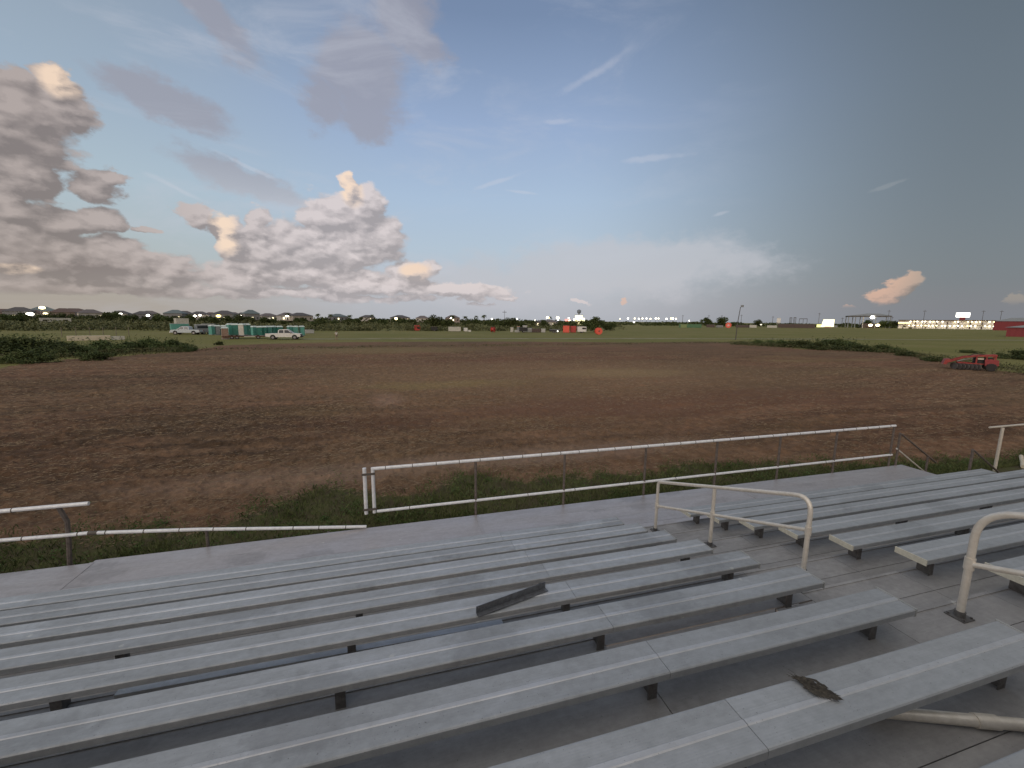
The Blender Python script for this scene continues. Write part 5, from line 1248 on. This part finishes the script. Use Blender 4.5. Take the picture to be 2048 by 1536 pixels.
# street lamp standing in the grass
p = G(1471, 680); r = thing('street_lamp', 'single unlit lamp on a slightly leaning pole in the grass right of centre', 'street lamp', (p.x, p.y, 0), facing(p))
sp = D(1477, 1); dd = ray(1477.5, 613); p2 = CF*0; tt = float(Vector((p.x, p.y)).length/math.hypot(dd[0], dd[1])); topz = CAMZ+dd[2]*tt; off = (6.0*tt/FPX)
MB().tube([(0, 0, -0.2), (0.10, 0, topz*0.5), (0.42, 0, topz-0.1)], [0.10, 0.085, 0.07], 8).build('pole', M_POLE, r, True)
MB().tube([(0.40, 0, topz-0.2), (0.75, 0, topz+0.05)], 0.05, 6).build('arm', M_POLE, r); MB().box(0.45, 1.05, -0.28, 0.28, topz-0.15, topz+0.32, 0.08).build('lamp_head', M_GREY, r)

# right horizon: containers, sheds, glowing block, pavilion, long floodlit building, barns
boxy('green_container', 'faded green container on the far grass right of the row of lights', 'container', 1381, 300, 15.0, 2.6, 2.5, 0.1, M_DGREEN, M_DGREEN, (), 0.05, False, 14)
boxy('yellow_green_tank', 'pale green box touching the left end of the faded green container', 'box', 1368, 290, 4.0, 2.4, 2.4, 0.1, mat('pale_green', (0.20, 0.26, 0.10), 0.6), None, (), 0.05, False)
p = D(1457.5, 300); r = thing('round_sign', 'round orange-red sign with a pale centre left of the street lamp', 'sign', (p.x, p.y, 0), facing(p)); MB().tube([(0, -0.1, 2.1), (0, 0.1, 2.1)], 1.95, 24).build('disc', M_ORED, r); MB().tube([(0, -0.16, 2.0), (0, -0.101, 2.0)], 0.8, 20).build('centre', mat('pink_panel', (0.8, 0.45, 0.42), 0.5), r); MB().box(-0.1, 0.1, -0.08, 0.08, -0.1, 0.16).build('post', M_POLE, r)
for px, dp, L_, H_, m_, lb in [(1422, 330, 6, 2.2, M_BROWN, 'low brown shed left of the round orange-red sign'), (1440, 330, 5, 1.8, M_GREY, 'low grey shed touching the round orange-red sign'), (1490, 340, 13, 2.0, M_BROWN, 'long low brown shed right of the street lamp'), (1507, 335, 5, 2.2, M_OFFW, 'low pale shed at the right end of the long brown shed'), (1545, 345, 7, 2.0, M_OFFW, 'low pale roof left of the long dark shelter'), (1593, 350, 26, 3.2, M_BROWN, 'long dark open shelter with a pale roof edge right of the street lamp')]:
    boxy('low_shed', lb, 'shed', px, dp, L_, 4, H_, 0.1, m_, M_HROOF[1], (), 0.0, False, max(2, int(L_/3)))
# skyline blocks
p = D(1557, 900); r = thing('white_tank_building', 'small white block on the horizon between the street lamp and the pavilion', 'building', (p.x, p.y, 0), facing(p)); MB().box(-3.5, 3.5, -3, 3, -0.1, 14.5).build('wall', M_WHITE, r); MB().box(-3.7, 3.7, -3.2, 3.2, 14.502, 15).build('roof', M_LGREY, r)
for px, w_, h_, lb in [(1581, 4, 15, 'left dark slender tower of the pair on the horizon'), (1589, 4, 15.5, 'right dark slender tower of the pair on the horizon'), (1606, 14, 13, 'open dark steel frame on the horizon right of the slender towers')]:
    p = D(px, 900); r = thing('steel_tower', lb, 'tower', (p.x, p.y, 0), facing(p))
    for x in (-w_/2, 0, w_/2):
        MB().box(x-0.4, x+0.4, -0.4, 0.4, -0.1, h_).build('column', M_POLE, r)
    MB().box(-w_/2-0.4, w_/2+0.4, -0.4, 0.4, h_+0.002, h_+1.2).build('top_beam', M_POLE, r)
p = D(1655, 420); r = thing('lit_building', 'glowing yellow-white block building right of the low sheds', 'building', (p.x, p.y, 0), facing(p))
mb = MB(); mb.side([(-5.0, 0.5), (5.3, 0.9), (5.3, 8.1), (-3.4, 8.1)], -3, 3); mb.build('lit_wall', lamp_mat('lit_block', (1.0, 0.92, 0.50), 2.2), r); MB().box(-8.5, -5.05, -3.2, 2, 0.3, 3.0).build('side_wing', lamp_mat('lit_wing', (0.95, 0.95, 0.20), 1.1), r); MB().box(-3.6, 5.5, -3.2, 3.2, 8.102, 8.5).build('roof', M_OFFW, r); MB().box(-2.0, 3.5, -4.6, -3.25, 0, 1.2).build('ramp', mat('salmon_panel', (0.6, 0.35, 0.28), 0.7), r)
boxy('dark_van', 'dark vehicle right of the glowing yellow-white block', 'vehicle', 1671, 415, 4.0, 2, 2.2, 0.4, M_GREY, M_GREY, (), 0.0)
p = D(1734, 415); pv = thing('pavilion', 'tall open pavilion with a peaked metal roof on slender columns at right', 'pavilion', (p.x, p.y, 0), facing(p, 0.15))
mb = MB(); mb.add([(-16.5, -9, 12.0), (16.5, -9, 12.0), (16.5, 9, 12.0), (-16.5, 9, 12.0), (-8, -9.5, 13.6), (0, 0, 14.4), (9, 0, 14.2)], [(0, 1, 6, 5), (1, 2, 6), (2, 3, 5, 6), (3, 0, 5), (0, 3, 2, 1)]); mb.build('roof', M_ROOFG, pv)
mb = MB(); mb.box(-16.6, 16.6, -9.3, -9.02, 11.0, 12.0); mb.box(-16.6, 16.6, 9.02, 9.3, 11.0, 12.0); mb.build('eave_beam', M_POLE, pv)
for x in (-16, -10.5, -4.5, 5, 15.8):
    for y in (-8.6, 8.6):
        MB().box(x-0.3, x+0.3, y-0.3, y+0.3, -0.1, 11.0).build('column', M_OFFW if x == -4.5 and y < 0 else M_GREY, pv)
MB().box(-4, 8, -2, 4, -0.1, 4.5).build('stage_block', M_BROWN, pv)
lamp(1745, 634.5, 405, 1.5, L_WHITE, 'bright lamp hanging under the roof of the open pavilion', None, 1.1, False, 'hanging_lamp')
lamp(1741, 650.5, 398, 1.1, L_WARM, 'left floodlight of the low pair in front of the pavilion', None, 1.4, True, 'floodlight')
lamp(1755.5, 650.5, 398, 1.1, L_WARM, 'right floodlight of the low pair in front of the pavilion', None, 1.4, True, 'floodlight')
# long two-storey building with two rows of gallery lamps
p = D(1902, 395); mo = thing('motel_building', 'long two-storey building with two glowing rows of gallery lamps at the right', 'building', (p.x, p.y, 0), facing(p))
Lm = 74
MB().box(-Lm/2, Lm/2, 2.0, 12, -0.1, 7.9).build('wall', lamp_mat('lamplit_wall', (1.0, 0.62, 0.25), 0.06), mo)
MB().box(-Lm/2-0.5, Lm/2+0.5, -0.4, 12.5, 7.902, 8.5).build('roof', M_HROOF[2], mo)
MB().box(-Lm/2, Lm/2, -0.2, 1.99, 3.9, 4.15).build('gallery_floor', M_CREAM, mo)
for i in range(20):
    x = -Lm/2+(i+0.5)*Lm/20
    MB().box(x-0.12, x+0.12, -0.15, 0.1, -0.1, 7.9).build('column', M_CREAM, mo)
    for z in (0.2, 4.2):
        if i % 2 == 0: MB().box(x-1.0, x+0.6, 1.94, 1.998, z+0.8, z+2.6).build('window', L_GLOWW, mo)
        else: MB().box(x-0.9, x+0.1, 1.94, 1.998, z, z+2.3).build('door', M_BROWN, mo)
for i in range(24):
    x = -Lm/2+8.5+i*(Lm-10.0)/23
    for z in (3.0, 6.9):
        if random.random() < 0.12: continue
        MB().ball((x+random.uniform(-0.5, 0.5), 1.0-1.35, z), 0.50, 0.40, 0.42, 8, 6).build('gallery_lamp', L_GAL if random.random() < 0.6 else L_GAL2, mo, True)
MB().box(-Lm/2, -Lm/2+10, -0.3, 1.9, -0.05, 0.9).build('lit_base', L_GLOWW, mo)
p = D(1812, 400); r = thing('lit_canopy', 'low canopy with an orange strip of light left of the long floodlit building', 'canopy', (p.x, p.y, 0), facing(p)); MB().box(-6, 4, -2, 2, 5.3, 5.8).build('roof', M_BROWN, r); MB().box(-5.5, 3.5, -2.1, -2.005, 5.0, 5.75).build('light_strip', L_YEL, r)
for x in (-5.5, 3.5): MB().box(x-0.15, x+0.15, -1.8, -1.5, -0.1, 5.3).build('column', M_POLE, r)
lamp(2017, 650.5, 380, 0.9, L_WHITE, 'left one of the two last lamps at the right end of the long building', None, 1.2); lamp(2006, 648, 380, 0.7, L_WHITE, 'lamp just left of the two last lamps of the long building', None, 1.2); lamp(1999, 649, 385, 0.6, L_WARM, 'warm lamp against the left corner of the large red barn', None, 1.5)
p = D(1923, 405); r = thing('lit_sign', 'glowing white sign board on a dark tower above the long floodlit building', 'sign', (p.x, p.y, 0), facing(p)); MB().box(-4.6, 4.6, -0.3, 0.3, 11.6, 15.6, 0.1).build('panel', L_SIGN, r); MB().box(-2.0, 2.0, -0.2, 0.2, 8.0, 11.6).build('tower', M_BARN, r); MB().box(-0.5, 0.5, -0.1, 0.1, -0.1, 8.0).build('post', M_POLE, r)
def barn(px0, dp, L_, Wd, hw, hr, label):
    p = D(px0, dp); r = thing('barn', label, 'barn', (p.x, p.y, 0), facing(p, 0.0))
    MB().box(0, L_, 0, Wd, -0.1, hw).build('wall', M_BARN, r)
    mb = MB(); mb.add([(-0.6, -0.6, hw+0.01), (L_+0.6, -0.6, hw+0.01), (L_+0.6, Wd+0.6, hw+0.01), (-0.6, Wd+0.6, hw+0.01), (L_*0.22, Wd/2, hr), (L_*0.9, Wd/2, hr)], [(0,3,2,1),(0,1,5,4),(1,2,5),(2,3,4,5),(3,0,4)]); mb.build('roof', M_ROOFG, r)
    mb = MB()
    for i in range(int(L_/1.5)): mb.box(i*1.5+0.70, i*1.5+0.78, -0.05, -0.002, 0, hw)
    mb.build('wall_rib', M_BARN, r)
    MB().box(L_*0.45, L_*0.45+3.0, -0.09, -0.051, 0, min(hw*0.8, 3.4)).build('door', M_BROWN, r)
barn(1988, 330, 40, 26, 7.2, 10.0, 'large red barn with a pale roof behind the smaller red shed at right')
barn(2016, 150, 22, 11, 3.3, 4.3, 'smaller nearer red metal shed with a pale roof at the right edge')
bpy.context.view_layer.update()
